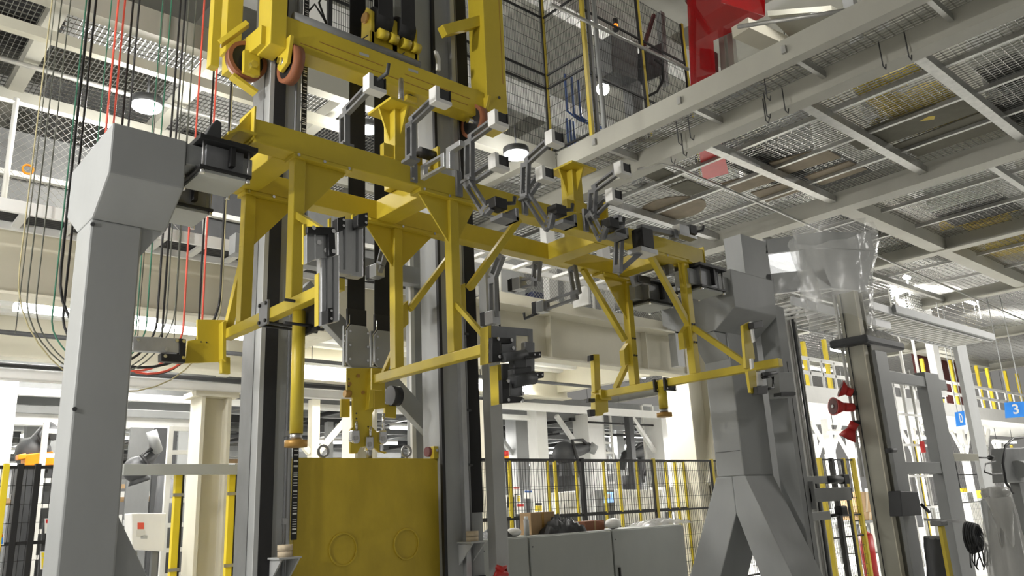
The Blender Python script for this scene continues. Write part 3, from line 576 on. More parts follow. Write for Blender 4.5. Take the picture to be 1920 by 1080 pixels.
# far end of the second bar
build('bar_end_plate', 'yellow', fx, box(X2 - 0.06, X2 + 0.05, 6.22, 6.245, Z2 - 0.06, Z2 + 0.14), bev=0.003)

# ================================================================== GREY DOCKING POSTS
def docking(parent, x0, x1, y0, y1, zt, zb, horn=True, hx=0.3):
    """Clamped docking box: plates above and below the arm, corner rods, centring horn."""
    xm, ym = (x0 + x1) / 2, (y0 + y1) / 2
    o = build('docking_box', 'machined', parent, box(x0 + 0.04, x1 - 0.04, y0 + 0.03, y1 - 0.03, zb + 0.02, zt - 0.035), bev=0.004)
    build('top_plate', 'black', o, box(x0 - 0.03, x1 + 0.03, y0 - 0.04, y1 + 0.03, zt - 0.035, zt), bev=0.004)
    build('bottom_plate', 'black', o, box(x0 - 0.015, x1 + 0.0, y0 - 0.02, y1 + 0.02, zb, zb + 0.022), bev=0.003)
    build('base_plate', 'grey_green', o, box(x0 + 0.01, x1 - 0.02, y0 + 0.0, y1, zb - 0.02, zb))
    for a in (x0 + 0.01, x1 - 0.02):
        for b in (y0 + 0.0, y1 - 0.0):
            r = build('corner_rod', 'steel', o, cyl((a, b, zb), (a, b, zt - 0.03), 0.009, 8)); build('rod_nut', 'chrome', o, cyl((a, b, zb - 0.035), (a, b, zb), 0.018, 6))
    build('front_rib', 'black', o, box(xm + 0.02, xm + 0.055, y0 - 0.02, y0 + 0.03, zb + 0.06, zt - 0.03), bev=0.004)
    if horn:
        hxm = x0 + (x1 - x0) * hx
        build('centring_horn', 'charcoal', o, prism([(hxm - 0.07, ym - 0.1, zt), (hxm + 0.06, ym - 0.1, zt), (hxm + 0.055, ym - 0.1, zt + 0.17), (hxm + 0.02, ym - 0.1, zt + 0.19), (hxm - 0.02, ym - 0.1, zt + 0.13)], (0, 0.09, 0)), bev=0.006)
        build('cushion', 'black', o, box(hxm + 0.07, x1 + 0.0, y0 + 0.0, y1 - 0.02, zt, zt + 0.025), bev=0.008)

XL = 1.24
lp = thing('docking_post', (1.4, 5.3, 0), 'light grey T-headed docking post at the left holding the fixture end', 'post')
prof = [(4.98, 4.05), (5.9, 4.05), (5.9, 3.72), (5.62, 3.56), (5.62, 0.02), (5.28, 0.02), (5.28, 3.5), (4.98, 3.72)]
build('shaft', 'grey', lp, box(XL, XL + 0.31, 5.27, 5.6, 0.02, 3.5), bev=0.014)
hd = build('head', 'grey', lp, prism([(XL, a, b) for a, b in ((4.98, 4.05), (5.92, 4.05), (5.92, 3.70), (5.6, 3.5), (5.27, 3.5), (4.98, 3.71))], (0.46, 0, 0)), bev=0.012)
build('haunch', 'grey', lp, prism([(XL + 0.31, 5.1, 3.60), (XL + 0.46, 5.02, 3.72), (XL + 0.46, 5.6, 3.72), (XL + 0.31, 5.6, 3.42)], (0.0, 0.01, 0)) if False else prism([(XL + 0.31, 5.29, 3.3), (XL + 0.31, 5.29, 3.52), (XL + 0.45, 5.29, 3.52)], (0, 0.3, 0)))
build('arm', 'grey', lp, box(XL + 0.46, 2.16, 5.0, 5.2, 3.90, 4.045), bev=0.006)
build('arm', 'grey', lp, box(XL + 0.46, 2.16, 5.74, 5.94, 3.90, 4.045), bev=0.006)
build('head_seam', 'charcoal', lp, box(XL + 0.455, XL + 0.463, 4.985, 5.2, 3.88, 4.05))
build('foot_gusset', 'grey', lp, prism([(XL + 0.31, 5.36, 1.72), (XL + 0.31, 5.36, 1.2), (XL + 0.42, 5.36, 1.2), (XL + 0.62, 5.36, 0.6), (XL + 0.78, 5.36, 0.02), (XL + 1.1, 5.36, 0.02), (XL + 0.72, 5.36, 0.95)], (0, 0.14, 0)), bev=0.006)
build('base_plate', 'grey', lp, box(XL - 0.1, XL + 1.2, 5.1, 5.8, 0.0, 0.02))
for z in (3.46, 2.3): bolt(lp, (XL + 0.01, 5.27, z), (0, -1, 0), 0.014, 'charcoal')
docking(lp, 1.78, 2.12, 4.93, 5.27, 4.09, 3.86, hx=0.28); docking(lp, 1.80, 2.15, 5.66, 6.0, 4.09, 3.86)

XR = 8.2
rp = thing('docking_post', (8.5, 5.4, 0), 'grey docking post with splayed foot at the right holding the fixture end', 'post')
build('shaft', 'grey', rp, box(XR, XR + 0.62, 5.25, 5.62, 1.86, 3.62), bev=0.014)
build('head', 'grey', rp, prism([(XR - 0.25, a, b) for a, b in ((4.95, 4.2), (6.0, 4.2), (6.0, 3.72), (5.62, 3.52), (5.25, 3.52), (4.95, 3.74))], (0.92, 0, 0)), bev=0.012)
build('haunch', 'grey', rp, prism([(XR - 0.001, 5.27, 3.2), (XR - 0.001, 5.27, 3.515), (XR - 0.245, 5.27, 3.515)], (0, 0.34, 0)), bev=0.006)
build('arm', 'grey', rp, box(7.2, XR - 0.25, 5.0, 5.2, 3.92, 4.1), bev=0.006); build('arm', 'grey', rp, box(7.2, XR - 0.25, 5.78, 5.98, 3.92, 4.1), bev=0.006)
build('splayed_leg', 'grey', rp, prism([(XR - 0.004, 5.415, 1.45), (XR - 0.004, 5.415, 1.86), (XR - 0.004, 5.63, 1.86), (XR - 0.004, 6.5, 0.02), (XR - 0.004, 6.05, 0.02)], (0.58, 0, 0)), bev=0.01)
build('splayed_leg', 'grey', rp, prism([(XR - 0.006, 5.24, 1.86), (XR - 0.006, 5.413, 1.86), (XR - 0.006, 5.413, 1.45), (XR - 0.006, 4.95, 0.02), (XR - 0.006, 4.5, 0.02)], (0.6, 0, 0)), bev=0.01)
build('base_plate', 'grey', rp, box(XR - 0.1, XR + 0.7, 4.4, 6.6, 0.0, 0.02))
build('shaft_seam', 'charcoal', rp, box(XR - 0.002, XR, 5.27, 5.6, 2.14, 2.146))
docking(rp, 7.3, 7.75, 4.93, 5.27, 4.155, 3.88, horn=False); docking(rp, 7.3, 7.75, 5.66, 6.0, 4.155, 3.88, horn=False)

# tall grey guide column beside the right post with its wrapped sensor frame
gc = thing('guide_column', (9.2, 5.1, 0), 'tall grey guide column with side arms just right of the splayed post', 'column')
build('column_body', 'grey', gc, box(8.93, 9.14, 5.0, 5.25, 0.0, 3.9), bev=0.008)
build('column_slot', 'black', gc, box(9.03, 9.037, 4.996, 5.001, 0.2, 3.2))
build('support_column', 'grey_light', gc, box(9.36, 9.5, 5.3, 5.4, 0.0, 3.1), bev=0.006)
q = at(1497, 930, Y=5.0); build('side_arm', 'grey', gc, box(9.14, 9.28 + 0.85, 4.98, 5.14, q.z - 0.08, q.z + 0.08), bev=0.005)
build('arm_flange', 'grey_dark', gc, box(9.14, 9.16, 4.95, 5.2, q.z - 0.16, q.z + 0.16)); build('arm_pad', 'charcoal', gc, box(10.13, 10.2, 5.0, 5.12, q.z - 0.06, q.z + 0.06))
q = at(1520, 900, Y=5.18); build('side_arm', 'grey_light', gc, box(9.14, 9.9, 5.15, 5.22, q.z - 0.045, q.z + 0.045), bev=0.004)
build('proximity_sensor', 'charcoal', gc, cyl((9.9, 5.18, q.z), (10.3, 5.18, q.z), 0.05, 12)); build('sensor_head', 'black', gc, cbox((10.38, 5.18, q.z), 0.14, 0.1, 0.12), bev=0.006)
q = at(1530, 968, Y=5.05); build('side_arm', 'grey_light', gc, box(9.14, 9.6, 5.02, 5.1, q.z - 0.05, q.z + 0.05), bev=0.004); build('sensor_head', 'black', gc, cbox((9.95, 5.06, q.z + 0.04), 0.18, 0.1, 0.12), bev=0.02); build('sensor_rod', 'black', gc, cyl((9.6, 5.06, q.z - 0.01), (9.95, 5.06, q.z), 0.02, 8))
build('small_box', 'grey', gc, prism([at(*q_, Y=4.9) for q_ in ((1460, 698), (1486, 698), (1490, 745), (1463, 746))], (0, 0.15, 0)), bev=0.006)
build('bar_clip', 'charcoal', gc, prism([at(*q_, Y=4.88) for q_ in ((1465, 736), (1492, 735), (1492, 741), (1465, 742))], (0, 0.1, 0)))

# ================================================================== VERTICAL LIFT: two masts, cross members, belts
MB_ = [thing('lift_mast', (3.1, 6.7, 0), 'left lift mast with a black running strip and barcode tape', 'mast'), thing('lift_mast', (5.1, 6.7, 0), 'right lift mast with a black running strip next to the grey cabinets', 'mast')]
ZM = 11.0
lm, rm = MB_
build('column_body', 'grey', lm, box(2.95, 3.2, 6.5, 6.86, 0, ZM), bev=0.004)
build('edge_rail', 'grey_light', lm, box(2.945, 2.985, 6.488, 6.5, 0.0, ZM))
build('running_strip', 'rubber', lm, box(2.985, 3.10, 6.484, 6.5, 0.0, ZM))
build('side_panel', 'grey_dark', lm, box(2.943, 2.95, 6.62, 6.86, 0.0, ZM))
build('guide_profile', 'aluminium', lm, box(3.215, 3.275, 6.52, 6.6, 0.0, ZM), bev=0.003)
build('cable_pipe', 'machined', lm, cyl((3.2, 6.47, 0.2), (3.2, 6.47, ZM), 0.014, 8))
tp = build('barcode_tape', 'black', lm, box(3.275, 3.33, 6.5, 6.505, 1.45, ZM))
sh = []; z = 1.5
while z < 7.4:
    h = random.choice((0.004, 0.006, 0.01, 0.014)); 
    if int(z * 3.1) % 4 != 3: sh.append(box(3.285, 3.322, 6.4975, 6.5, z, z + h))
    z += h + random.choice((0.012, 0.02, 0.03, 0.04))
build('barcode_marks', 'white', tp, *sh, kind='stuff')
for z in (1.58, 2.3, 3.3, 4.15, 5.0): build('pipe_clip', 'steel', lm, box(3.185, 3.225, 6.455, 6.5, z, z + 0.05), bev=0.003)
build('column_body', 'grey', rm, box(4.9, 5.36, 6.5, 6.86, 0, ZM), bev=0.004)
build('edge_strip', 'black', rm, box(4.865, 4.9, 6.49, 6.53, 0.0, ZM))
build('guide_profile', 'aluminium', rm, box(5.09, 5.15, 6.44, 6.5, 0.0, ZM), bev=0.003)
build('cable_pipe', 'machined', rm, cyl((5.18, 6.47, 0.2), (5.18, 6.47, ZM), 0.014, 8))
build('running_strip', 'rubber', rm, box(5.21, 5.36, 6.484, 6.5, 1.6, ZM)); build('running_strip', 'rubber', rm, box(5.21, 5.36, 6.484, 6.5, 0.0, 1.0))
for z in (2.05, 2.6, 3.4, 4.4): build('pipe_clip', 'charcoal', rm, box(5.14, 5.22, 6.45, 6.5, z, z + 0.025), bev=0.003)
# buffer brackets with cork-coloured bumpers
def buffer(parent, x, z, s=1):
    b = build('buffer_bracket', 'grey_light', parent, prism([(x - 0.1, 6.28, z), (x + 0.1, 6.28, z), (x + 0.1, 6.5, z), (x - 0.1, 6.5, z)], (0, 0, 0.015)), bev=0.002)
    build('bracket_web', 'grey_light', b, prism([(x - 0.08, 6.28, z), (x - 0.08, 6.5, z), (x - 0.08, 6.5, z - 0.2)], (0.015, 0, 0))); build('bracket_web', 'grey_light', b, prism([(x + 0.07, 6.28, z), (x + 0.07, 6.5, z), (x + 0.07, 6.5, z - 0.2)], (0.015, 0, 0)))
    build('bumper', 'cork', b, cyl((x, 6.38, z + 0.015), (x, 6.38, z + 0.06), 0.06, 18)); build('bumper', 'cork', b, cyl((x, 6.38, z + 0.065), (x, 6.38, z + 0.11), 0.062, 18))
pb = at(534, 1048, Y=6.38); buffer(lm, pb.x, pb.z); pb = at(886, 1018, Y=6.38); buffer(rm, pb.x, pb.z)
# structure tying the masts together
lf = thing('mast_bracing', (4.2, 7.2, 0), 'grey steel bracing with a long diagonal behind the lift masts', 'bracing')
for px, m_ in ((772, 'grey'),):
    a = at(772, 600, Y=7.3).x; b = at(806, 600, Y=7.3).x
    build('support_column', 'grey', lf, box(a, b, 7.3, 7.42, 0, 10.5), bev=0.006); build('column_flange', 'offwhite', lf, box(a - 0.04, a + 0.01, 7.26, 7.3, 0, 10.5))
zc = at(700, 505, Y=7.2).z
build('cross_member', 'grey', lf, box(2.95, 5.9, 7.15, 7.3, zc - 0.1, zc + 0.1), bev=0.004)
build('cross_member', 'grey', lf, box(2.95, 5.9, 7.15, 7.3, 8.2, 8.4), bev=0.004)
build('diagonal_brace', 'grey', lf, bar(at(566, 540, Y=7.12), at(838, 838, Y=7.12), 0.1, 0.2), bev=0.004)
for z in (2.7, 3.45, 4.2): build('tie_arm', 'galvanised', lf, box(5.25, 5.5, 6.9, 7.35, z, z + 0.06))

# grey free-standing pole in front of the cabinets
px0 = at(926, 900, Y=6.3)
gp = thing('pole', (px0.x, 6.3, 0), 'slender light grey pole standing right of the right mast', 'pole')
build('pole_shaft', 'grey_light', gp, box(at(917, 700, Y=6.3).x, at(939, 700, Y=6.3).x, 6.3, 6.42, 0, 4.15), bev=0.004)
build('pole_groove', 'charcoal', gp, box(at(934, 560, Y=6.29).x, at(937, 560, Y=6.29).x, 6.294, 6.3, 3.5, 4.1))
build('base_plate', 'grey_light', gp, box(px0.x - 0.2, px0.x + 0.2, 6.2, 6.5, 0, 0.02))
build('rag', 'red', None, tube([at(930, 1062, Y=6.2), at(940, 1068, Y=6.18), at(948, 1063, Y=6.2), at(950, 1075, Y=6.2), at(932, 1074, Y=6.2), at(925, 1085, Y=6.22)], [0.02, 0.035, 0.02, 0.03, 0.035, 0.01], 8), label='red strap tied round the foot of the slender grey pole', cat='strap')

# ---- belts
for k, (a, b) in enumerate(((652, 684), (702, 736))):
    p0 = at(a, 500, Y=6.75).x; p1 = at(b, 500, Y=6.75).x
    t = thing('lifting_belt', ((p0 + p1) / 2, 6.75, 3.3), ('left black lifting belt hanging down to its grey bolted clamp', 'right black lifting belt hanging down to its grey bolted clamp')[k], 'belt', 'black lifting belts')
    zt = at(668 + 48 * k, 612 + 10 * k, Y=6.75).z; zb_ = at(668 + 48 * k, 688, Y=6.75).z
    build('belt', 'rubber', t, box(p0, p1, 6.745, 6.755, zt - 0.1, 10.6))
    build('belt_sleeve', 'black', t, box(p0 - 0.005, p1 + 0.012, 6.735, 6.765, zt - 0.05, zt + 0.17))
    w = 0.025
    c = build('clamp_plate', 'grey', t, prism([(p0 - w, 6.7, zb_ + 0.03), (p0 - w + 0.05, 6.7, zb_ - 0.02), (p1 + w - 0.03, 6.7, zb_ - 0.02), (p1 + w, 6.7, zb_ + 0.03), (p1 + w, 6.7, zt - 0.06), (p1 + w - 0.04, 6.7, zt), (p0 - w + 0.04, 6.7, zt), (p0 - w, 6.7, zt - 0.06)], (0, 0.03, 0)), bev=0.003)
    build('clamp_edge', 'chrome', t, tube([(p0 - w - 0.012, 6.72, zb_), (p0 - w - 0.012, 6.72, zt - 0.05), (p0 - w + 0.03, 6.72, zt + 0.01), (p0 - w + 0.03, 6.72, zt + 0.1)], 0.006, 6))
    build('clamp_plate', 'grey', t, box(p0 - w, p1 + w, 6.77, 6.8, zb_, zt))
    for i in range(3):
        for x in (p0 + 0.0, p1 - 0.0): bolt(c, (x, 6.7, zb_ + 0.06 + i * (zt - zb_ - 0.13) / 2), (0, -1, 0), 0.013)

# ---- yellow equaliser linkage between the belt clamps and the counterweight
YK = 6.68
lk = thing('equaliser_linkage', at(690, 850, Y=6.7), 'yellow equaliser linkage with shackles hanging above the counterweight', 'linkage')
def kp(nm, m, pts, y=YK, d=0.03, bev=0.003, par=None): return build(nm, m, par or lk, prism([at(*q, Y=y) for q in pts], (0, d, 0)), bev=bev)
mp = kp('main_plate', 'yellow', ((651, 690), (702, 690), (702, 768), (698, 775), (698, 800), (712, 816), (712, 845), (724, 850), (724, 848), (712, 848), (700, 838), (676, 838), (670, 850), (657, 850), (657, 806), (662, 800), (662, 745), (651, 745)))
kp('cheek_plate', 'yellow', ((702, 690), (722, 690), (722, 765), (702, 768)), YK + 0.05)
kp('cheek_plate', 'yellow', ((640, 748), (656, 748), (656, 782), (640, 782)), YK + 0.06)
kp('cheek_plate', 'yellow', ((722, 758), (743, 760), (743, 784), (722, 782)), YK + 0.07)
kp('rib', 'yellow', ((696, 700), (700, 690), (700, 764), (691, 768)), YK - 0.06, 0.06)
for q in ((671, 705), (655, 720), (680, 736)): bolt(mp, at(*q, Y=YK), (0, -1, 0), 0.02, 'brass')
for q in ((654, 711), (654, 724), (668, 775), (668, 785), (668, 800), (690, 800), (695, 760)): bolt(mp, at(*q, Y=YK), (0, -1, 0), 0.009, 'charcoal', 0.005)
build('sheave', 'black', lk, cyl(at(731, 742, Y=YK + 0.06), at(731, 742, Y=YK + 0.06) + V((0.1, 0, 0)), 0.1, 24)); build('sheave_pin', 'brass', lk, cyl(at(646, 738, Y=YK), at(646, 738, Y=YK) + V((0.06, 0, 0)), 0.035, 14))
def shackle(px, py, dy, ln):
    t = build('shackle', 'chrome', lk, cyl(at(px, py, Y=YK - 0.02), at(px, py + ln, Y=YK - 0.02), 0.014, 10))
    build('shackle_fork', 'chrome', t, prism([at(*q, Y=YK - 0.04) for q in ((px - 7, py + ln), (px + 7, py + ln), (px + 8, py + ln + 22), (px + 3, py + ln + 26), (px - 4, py + ln + 26), (px - 8, py + ln + 20))], (0, 0.07, 0)), bev=0.01)
    build('shackle_pin', 'steel', t, cyl(at(px, py + ln + 15, Y=YK - 0.055), at(px, py + ln + 15, Y=YK + 0.03), 0.022, 12))
shackle(668, 790, 0, 16); shackle(719, 775, 0, 32); shackle(694, 800, 0, 18)
build('hanger_rod', 'steel', lk, cyl(at(692, 836, Y=YK), at(692, 862, Y=YK), 0.03, 12))

# ---- counterweight
cwx0, cwx1 = at(553, 861, Y=6.62).x, at(839, 858, Y=6.62).x; cwz = at(700, 859, Y=6.62).z
cw = thing('counterweight', ((cwx0 + cwx1) / 2, 6.7, 0.42), 'large yellow counterweight panel with two embossed rings between the masts', 'counterweight')
build('weight_body', 'yellow_dull', cw, box(cwx0, cwx1, 6.62, 6.82, 0.42, cwz), bev=0.006)
for px, py in ((643, 1030), (762, 1020)):
    c = at(px, py, Y=6.62); build('embossed_ring', 'yellow_dull', cw, ring((c.x, 6.605, c.z), (c.x, 6.62, c.z), 0.145, 0.128, 40), bev=0.004)
for px in (606, 762):
    c = at(px, 846, Y=6.7); build('eye_bolt', 'steel', cw, ring((c.x, 6.69, c.z), (c.x, 6.71, c.z), 0.06, 0.04, 20)); build('eye_shank', 'steel', cw, cyl((c.x, 6.7, cwz), (c.x, 6.7, c.z - 0.05), 0.015, 8))
q = at(818, 845, Y=6.6); build('guide_bracket', 'yellow', cw, box(q.x - 0.03, q.x + 0.04, 6.6, 6.66, cwz, cwz + 0.12), bev=0.003); build('guide_roller', 'maroon', cw, cyl((q.x - 0.06, 6.68, cwz + 0.07), (q.x + 0.14, 6.68, cwz + 0.07), 0.05, 14)); bolt(cw, (q.x, 6.6, cwz + 0.08), (0, -1, 0), 0.016)
q = at(852, 886, Y=6.6); build('guide_lever', 'yellow_dull', cw, cyl((cwx1, 6.62, q.z), (cwx1 + 0.14, 6.6, q.z), 0.025, 10))
build('support_leg', 'grey_dark', cw, box(cwx0 + 0.3, cwx0 + 0.5, 6.64, 6.8, 0.0, 0.42)); build('support_leg', 'grey_dark', cw, box(cwx1 - 0.5, cwx1 - 0.3, 6.64, 6.8, 0.0, 0.42))

# ================================================================== LIFT CARRIAGE (yellow, upper)
cr = thing('lift_carriage', (4.3, 6.3, 5.7), 'upper yellow lift carriage with roller wheels running on the masts', 'carriage')
YC = 6.2
x = at(507, 70, Y=YC).x; xr = at(534, 70, Y=YC).x; z = at(507, 80, Y=YC).z
build('carriage_column', 'yellow', cr, box(x, xr + 0.02, YC, YC + 0.28, z, 8.6), bev=0.008)
cz0 = at(575, 100, Y=YC + 0.02).z; cz1 = at(563, 40, Y=YC + 0.02).z
xq = at(908, 170, Y=YC).x; xw = at(948, 170, Y=YC).x; xm = at(933, 170, Y=YC).x
bm = build('carriage_beam', 'yellow', cr, box(xr + 0.02, xq + 0.02, YC + 0.02, YC + 0.24, cz0, cz0 + 0.32), bev=0.008)
for k, (u, v) in enumerate(((565, 875), (600, 720), (760, 880))): build('beam_groove', 'brass', bm, box(at(u, 90, Y=YC).x, at(v, 90, Y=YC).x, YC + 0.017, YC + 0.021, cz0 + 0.08 + 0.09 * (k > 0), cz0 + 0.088 + 0.09 * (k > 0)))
build('beam_pipe', 'grey_dark', cr, cyl((xr + 0.1, YC + 0.05, cz0 + 0.36), (at(790, 120, Y=YC).x, YC + 0.05, cz0 + 0.36), 0.05, 12))
build('carriage_column', 'yellow', cr, box(xq + 0.02, xw, YC - 0.02, YC + 0.26, cz0 - 0.06, 8.6), bev=0.008)
build('column_groove', 'brass', cr, box(xw - 0.06, xw - 0.05, YC - 0.022, YC - 0.02, cz0 + 0.5, 8.0))
build('carriage_brace', 'yellow', cr, bar((xq - 0.5, YC + 0.1, cz0 + 0.95), (xq + 0.05, YC + 0.1, cz0 + 1.3), 0.1, 0.12), bev=0.004)
for dz in (0.1, 0.3): bolt(cr, (xq + 0.2, YC - 0.02, cz0 + dz), (0, -1, 0), 0.018, 'charcoal')
bxl = at(448, 60, Y=6.75).x
build('carriage_column', 'yellow', cr, box(x - 0.12, x + 0.04, 6.95, 7.1, z + 0.25, 8.6), bev=0.006)
build('wheel_arm', 'yellow', cr, bar((x + 0.02, YC + 0.1, z + 0.12), (x - 0.04, 7.05, z + 0.12), 0.14, 0.2), bev=0.006)
def wheel(c, ax, r, w):
    a = V(ax); c = V(c)
    o = build('roller_wheel', 'brown_wheel', cr, ring(c - a * w / 2, c + a * w / 2, r, r * 0.8, 32)); build('wheel_hub', 'black', o, cyl(c - a * w * 0.4, c + a * w * 0.4, r * 0.8, 32))
    build('axle', 'chrome', o, cyl(c - a * (w / 2 + 0.05), c + a * (w / 2 + 0.05), 0.035, 14)); return o
c1 = at(468, 118, Y=6.62); wheel((2.945 - 0.19, 6.62, c1.z), (0, 1, 0), 0.19, 0.09)
build('wheel_fork', 'yellow', cr, prism([at(*q, Y=6.5) for q in ((458, 92), (488, 98), (488, 142), (478, 142), (457, 134))], (0, 0.05, 0)), bev=0.006); bolt(cr, at(475, 122, Y=6.5), (0, -1, 0), 0.04, 'chrome', 0.03)
c2 = at(531, 118, Y=6.31); wheel((3.05, 6.484 - 0.19, c2.z), (1, 0, 0), 0.19, 0.1)
build('wheel_fork', 'yellow', cr, prism([(2.955, 6.12, c2.z + 0.2), (2.955, 6.38, c2.z + 0.2), (2.955, 6.38, c2.z - 0.04), (2.955, 6.32, c2.z - 0.1), (2.955, 6.18, c2.z - 0.06)], (0.04, 0, 0)), bev=0.006); bolt(cr, (2.955, 6.3, c2.z), (-1, 0, 0), 0.035, 'chrome', 0.03)
c3 = at(890, 230, Y=6.3); wheel((5.28, 6.484 - 0.19, c3.z), (1, 0, 0), 0.19, 0.1)
build('wheel_fork', 'yellow', cr, prism([(5.36, 6.12, c3.z + 0.3), (5.36, 6.4, c3.z + 0.3), (5.36, 6.38, c3.z - 0.04), (5.36, 6.3, c3.z - 0.08)], (0.04, 0, 0)), bev=0.006)
build('wheel_scraper', 'yellow', cr, bar((2.62, 6.62, c1.z - 0.2), (2.86, 6.62, c1.z - 0.3), 0.1, 0.03))
build('wheel_arm_plate', 'yellow', cr, bar((2.5, 6.64, c1.z + 0.1), (2.72, 6.55, c1.z + 0.36), 0.08, 0.05), bev=0.004)
build('carriage_side_post', 'yellow', cr, box(2.42, 2.5, 6.62, 6.72, c1.z - 0.15, 8.6), bev=0.004)
# belt pulley cradles on the beam
for k, (u, v) in enumerate(((683, 118 - 78), (735, 60))):
    q = at((690, 733)[k], 75, Y=YC + 0.3); pz = at((708, 752)[k], (66, 84)[k], Y=YC + 0.3).z + 0.15; xx = q.x
    b = build('pulley_cradle', 'yellow', cr, box(xx - 0.04, xx + 0.3, YC + 0.2, YC + 0.44, cz0 + 0.32, pz - 0.2), bev=0.005)
    for d in (0.0, 0.26): build('cradle_cheek', 'yellow', b, prism([(xx + d - 0.02, YC + 0.2, cz0 + 0.36), (xx + d - 0.02, YC + 0.42, cz0 + 0.36), (xx + d - 0.02, YC + 0.40, pz + 0.04), (xx + d - 0.02, YC + 0.3, pz + 0.14), (xx + d - 0.02, YC + 0.2, pz + 0.04)], (0.04, 0, 0)), bev=0.006)
    for i in range(2): build('cradle_roller', 'yellow', b, cyl((xx + 0.03 + 0.13 * i, YC + 0.14, pz - 0.24), (xx + 0.13 + 0.13 * i, YC + 0.14, pz - 0.24), 0.055, 14))
    build('pulley', 'rubber', b, cyl((xx + 0.03, YC + 0.3, pz), (xx + 0.23, YC + 0.3, pz), 0.15, 28)); build('pulley_pin', 'brass', b, cyl((xx - 0.05, YC + 0.3, pz), (xx + 0.0, YC + 0.3, pz), 0.06, 14))
    build('pulley_belt', 'rubber', b, box(xx + 0.04, xx + 0.22, YC + 0.15, YC + 0.162, pz, 10.6))
# sensors and clamp under the beam
for px, py in ((700, 145), (768, 175)):
    q = at(px, py, Y=YC + 0.1); o = build('proximity_sensor', 'charcoal', cr, cyl(q + V((0, 0, -0.06)), q + V((0, 0, 0.1)), 0.03, 10)); build('sensor_bracket', 'yellow_dull', o, cbox(q + V((0, 0, -0.08)), 0.14, 0.1, 0.06), bev=0.01)
    build('sensor_cable', 'charcoal', o, tube([q + V((0, 0, 0.08)), q + V((-0.14, 0, 0.06)), q + V((-0.2, -0.02, 0.2)), q + V((-0.16, -0.04, 0.36)), q + V((-0.1, -0.06, 0.42))], 0.006, 6))
q = at(752, 165, Y=5.55); build('latch_pin', 'steel', cr, cyl(at(752, 188, Y=5.55), at(752, 150, Y=6.0), 0.025, 10))
# magnet cabinet and motor on the carriage top
build('cable_tangle', 'black', cr, tube([at(*q, Y=6.6) for q in ((575, 25), (590, 8), (604, 30), (612, 45), (598, 5), (606, -10))], 0.012, 6)); build('grey_tray', 'grey_light', cr, prism([at(*q, Y=6.5) for q in ((572, 38), (612, 50), (612, 58), (572, 45))], (0, 0.1, 0)))
mb = build('drive_housing', 'grey_green', cr, box(at(740, 60, Y=6.55).x, at(800, 60, Y=6.55).x + 0.15, 6.55, 7.0, cz0 + 0.55, cz0 + 2.2), bev=0.01)
build('tag_plate', 'white', cr, prism([at(*q, Y=6.4) for q in ((816, 94), (821, 97), (826, 110), (826, 132), (820, 130), (820, 112))], (0, 0.03, 0)))
# small label plates on the beam
for u in (683, 775): build('name_plate', 'grey_light', bm, prism([at(*q, Y=YC + 0.018) for q in ((u - 9, 97 + (u - 683) * 0.33), (u + 9, 103 + (u - 683) * 0.33), (u + 9, 108 + (u - 683) * 0.33), (u - 9, 102 + (u - 683) * 0.33))], (0, 0.002, 0)))

# ================================================================== HANGING CABLES (U loops behind the left post)
CB = [(37, 418, 735, 0.006, 'tan_wire', 'thin tan cable forming the widest and lowest hanging loop'), (57, 333, 706, 0.006, 'grey_wire', 'thin grey cable second from the left edge of the loops'),
      (75, 318, 700, 0.006, 'grey_wire', 'thin grey cable third from the left edge of the loops'), (108, 282, 690, 0.007, 'green_wire', 'thin green cable rising just left of the thick black cable'),
      (115, 415, 690, 0.013, 'black', 'thickest black cable looping round behind the left post'), (128, 301, 684, 0.011, 'black', 'black cable rising between the two green and grey cables'),
      (174, 350, 697, 0.010, 'red_pipe', 'red hose with the narrower hanging loop'), (188, 384, 702, 0.010, 'red_pipe', 'red hose with the wider hanging loop'),
      (205, 378, 703, 0.011, 'black', 'black cable hanging beside the wider red hose'), (160, 264, 668, 0.006, 'green_wire', 'thin green cable hugging the right edge of the left post')]
for k, (xl, xr_, yb, r, m, lab) in enumerate(CB):
    Yc = 7.35 + 0.05 * k; a = at(xl, 500, Y=Yc); b = at(xr_, 500, Y=Yc); zb_ = at((xl + xr_) / 2 + 10, yb, Y=Yc).z
    R = (b.x - a.x) / 2; mx = (a.x + b.x) / 2; zc_ = zb_ + R * 1.15
    pts = [(a.x, Yc, 12.0), (a.x, Yc, 9), (a.x, Yc, 7), (a.x, Yc, zc_ + 0.6)]
    for i in range(0, 19):
        t = PI + PI * i / 18; fx_ = math.cos(t); pts.append((mx + R * fx_, Yc + 0.02 * math.sin(i), zc_ + (zc_ - zb_) * math.sin(t)))
    pts += [(b.x, Yc, zc_ + 0.8), (b.x + 0.01, Yc, 6.5), (b.x, Yc, 12.0)]
    build('hanging_cable', m, None, tube(pts, r, 8), label=lab, cat='cable', group='hanging cables behind the left post')
for k, (xx, r, m, lab) in enumerate(((92, 0.005, 'grey_wire', 'thin grey cable hanging straight at the far upper left'), (253, 0.011, 'black', 'black cable hanging straight above the left post head'), (300, 0.005, 'grey_wire', 'thin grey cable hanging straight beside the upper left lamp'), (341, 0.011, 'black', 'black cable hanging straight right of the upper left lamp'), (362, 0.005, 'grey_wire', 'thin grey cable hanging straight near the docking horn'))):
    p = at(xx, 100, Y=8.0)
    build('hanging_cable', m, None, cyl((p.x, 8.0, 3.3), (p.x, 8.0, 12.0), r, 8), label=lab, cat='cable', group='hanging cables behind the left post')

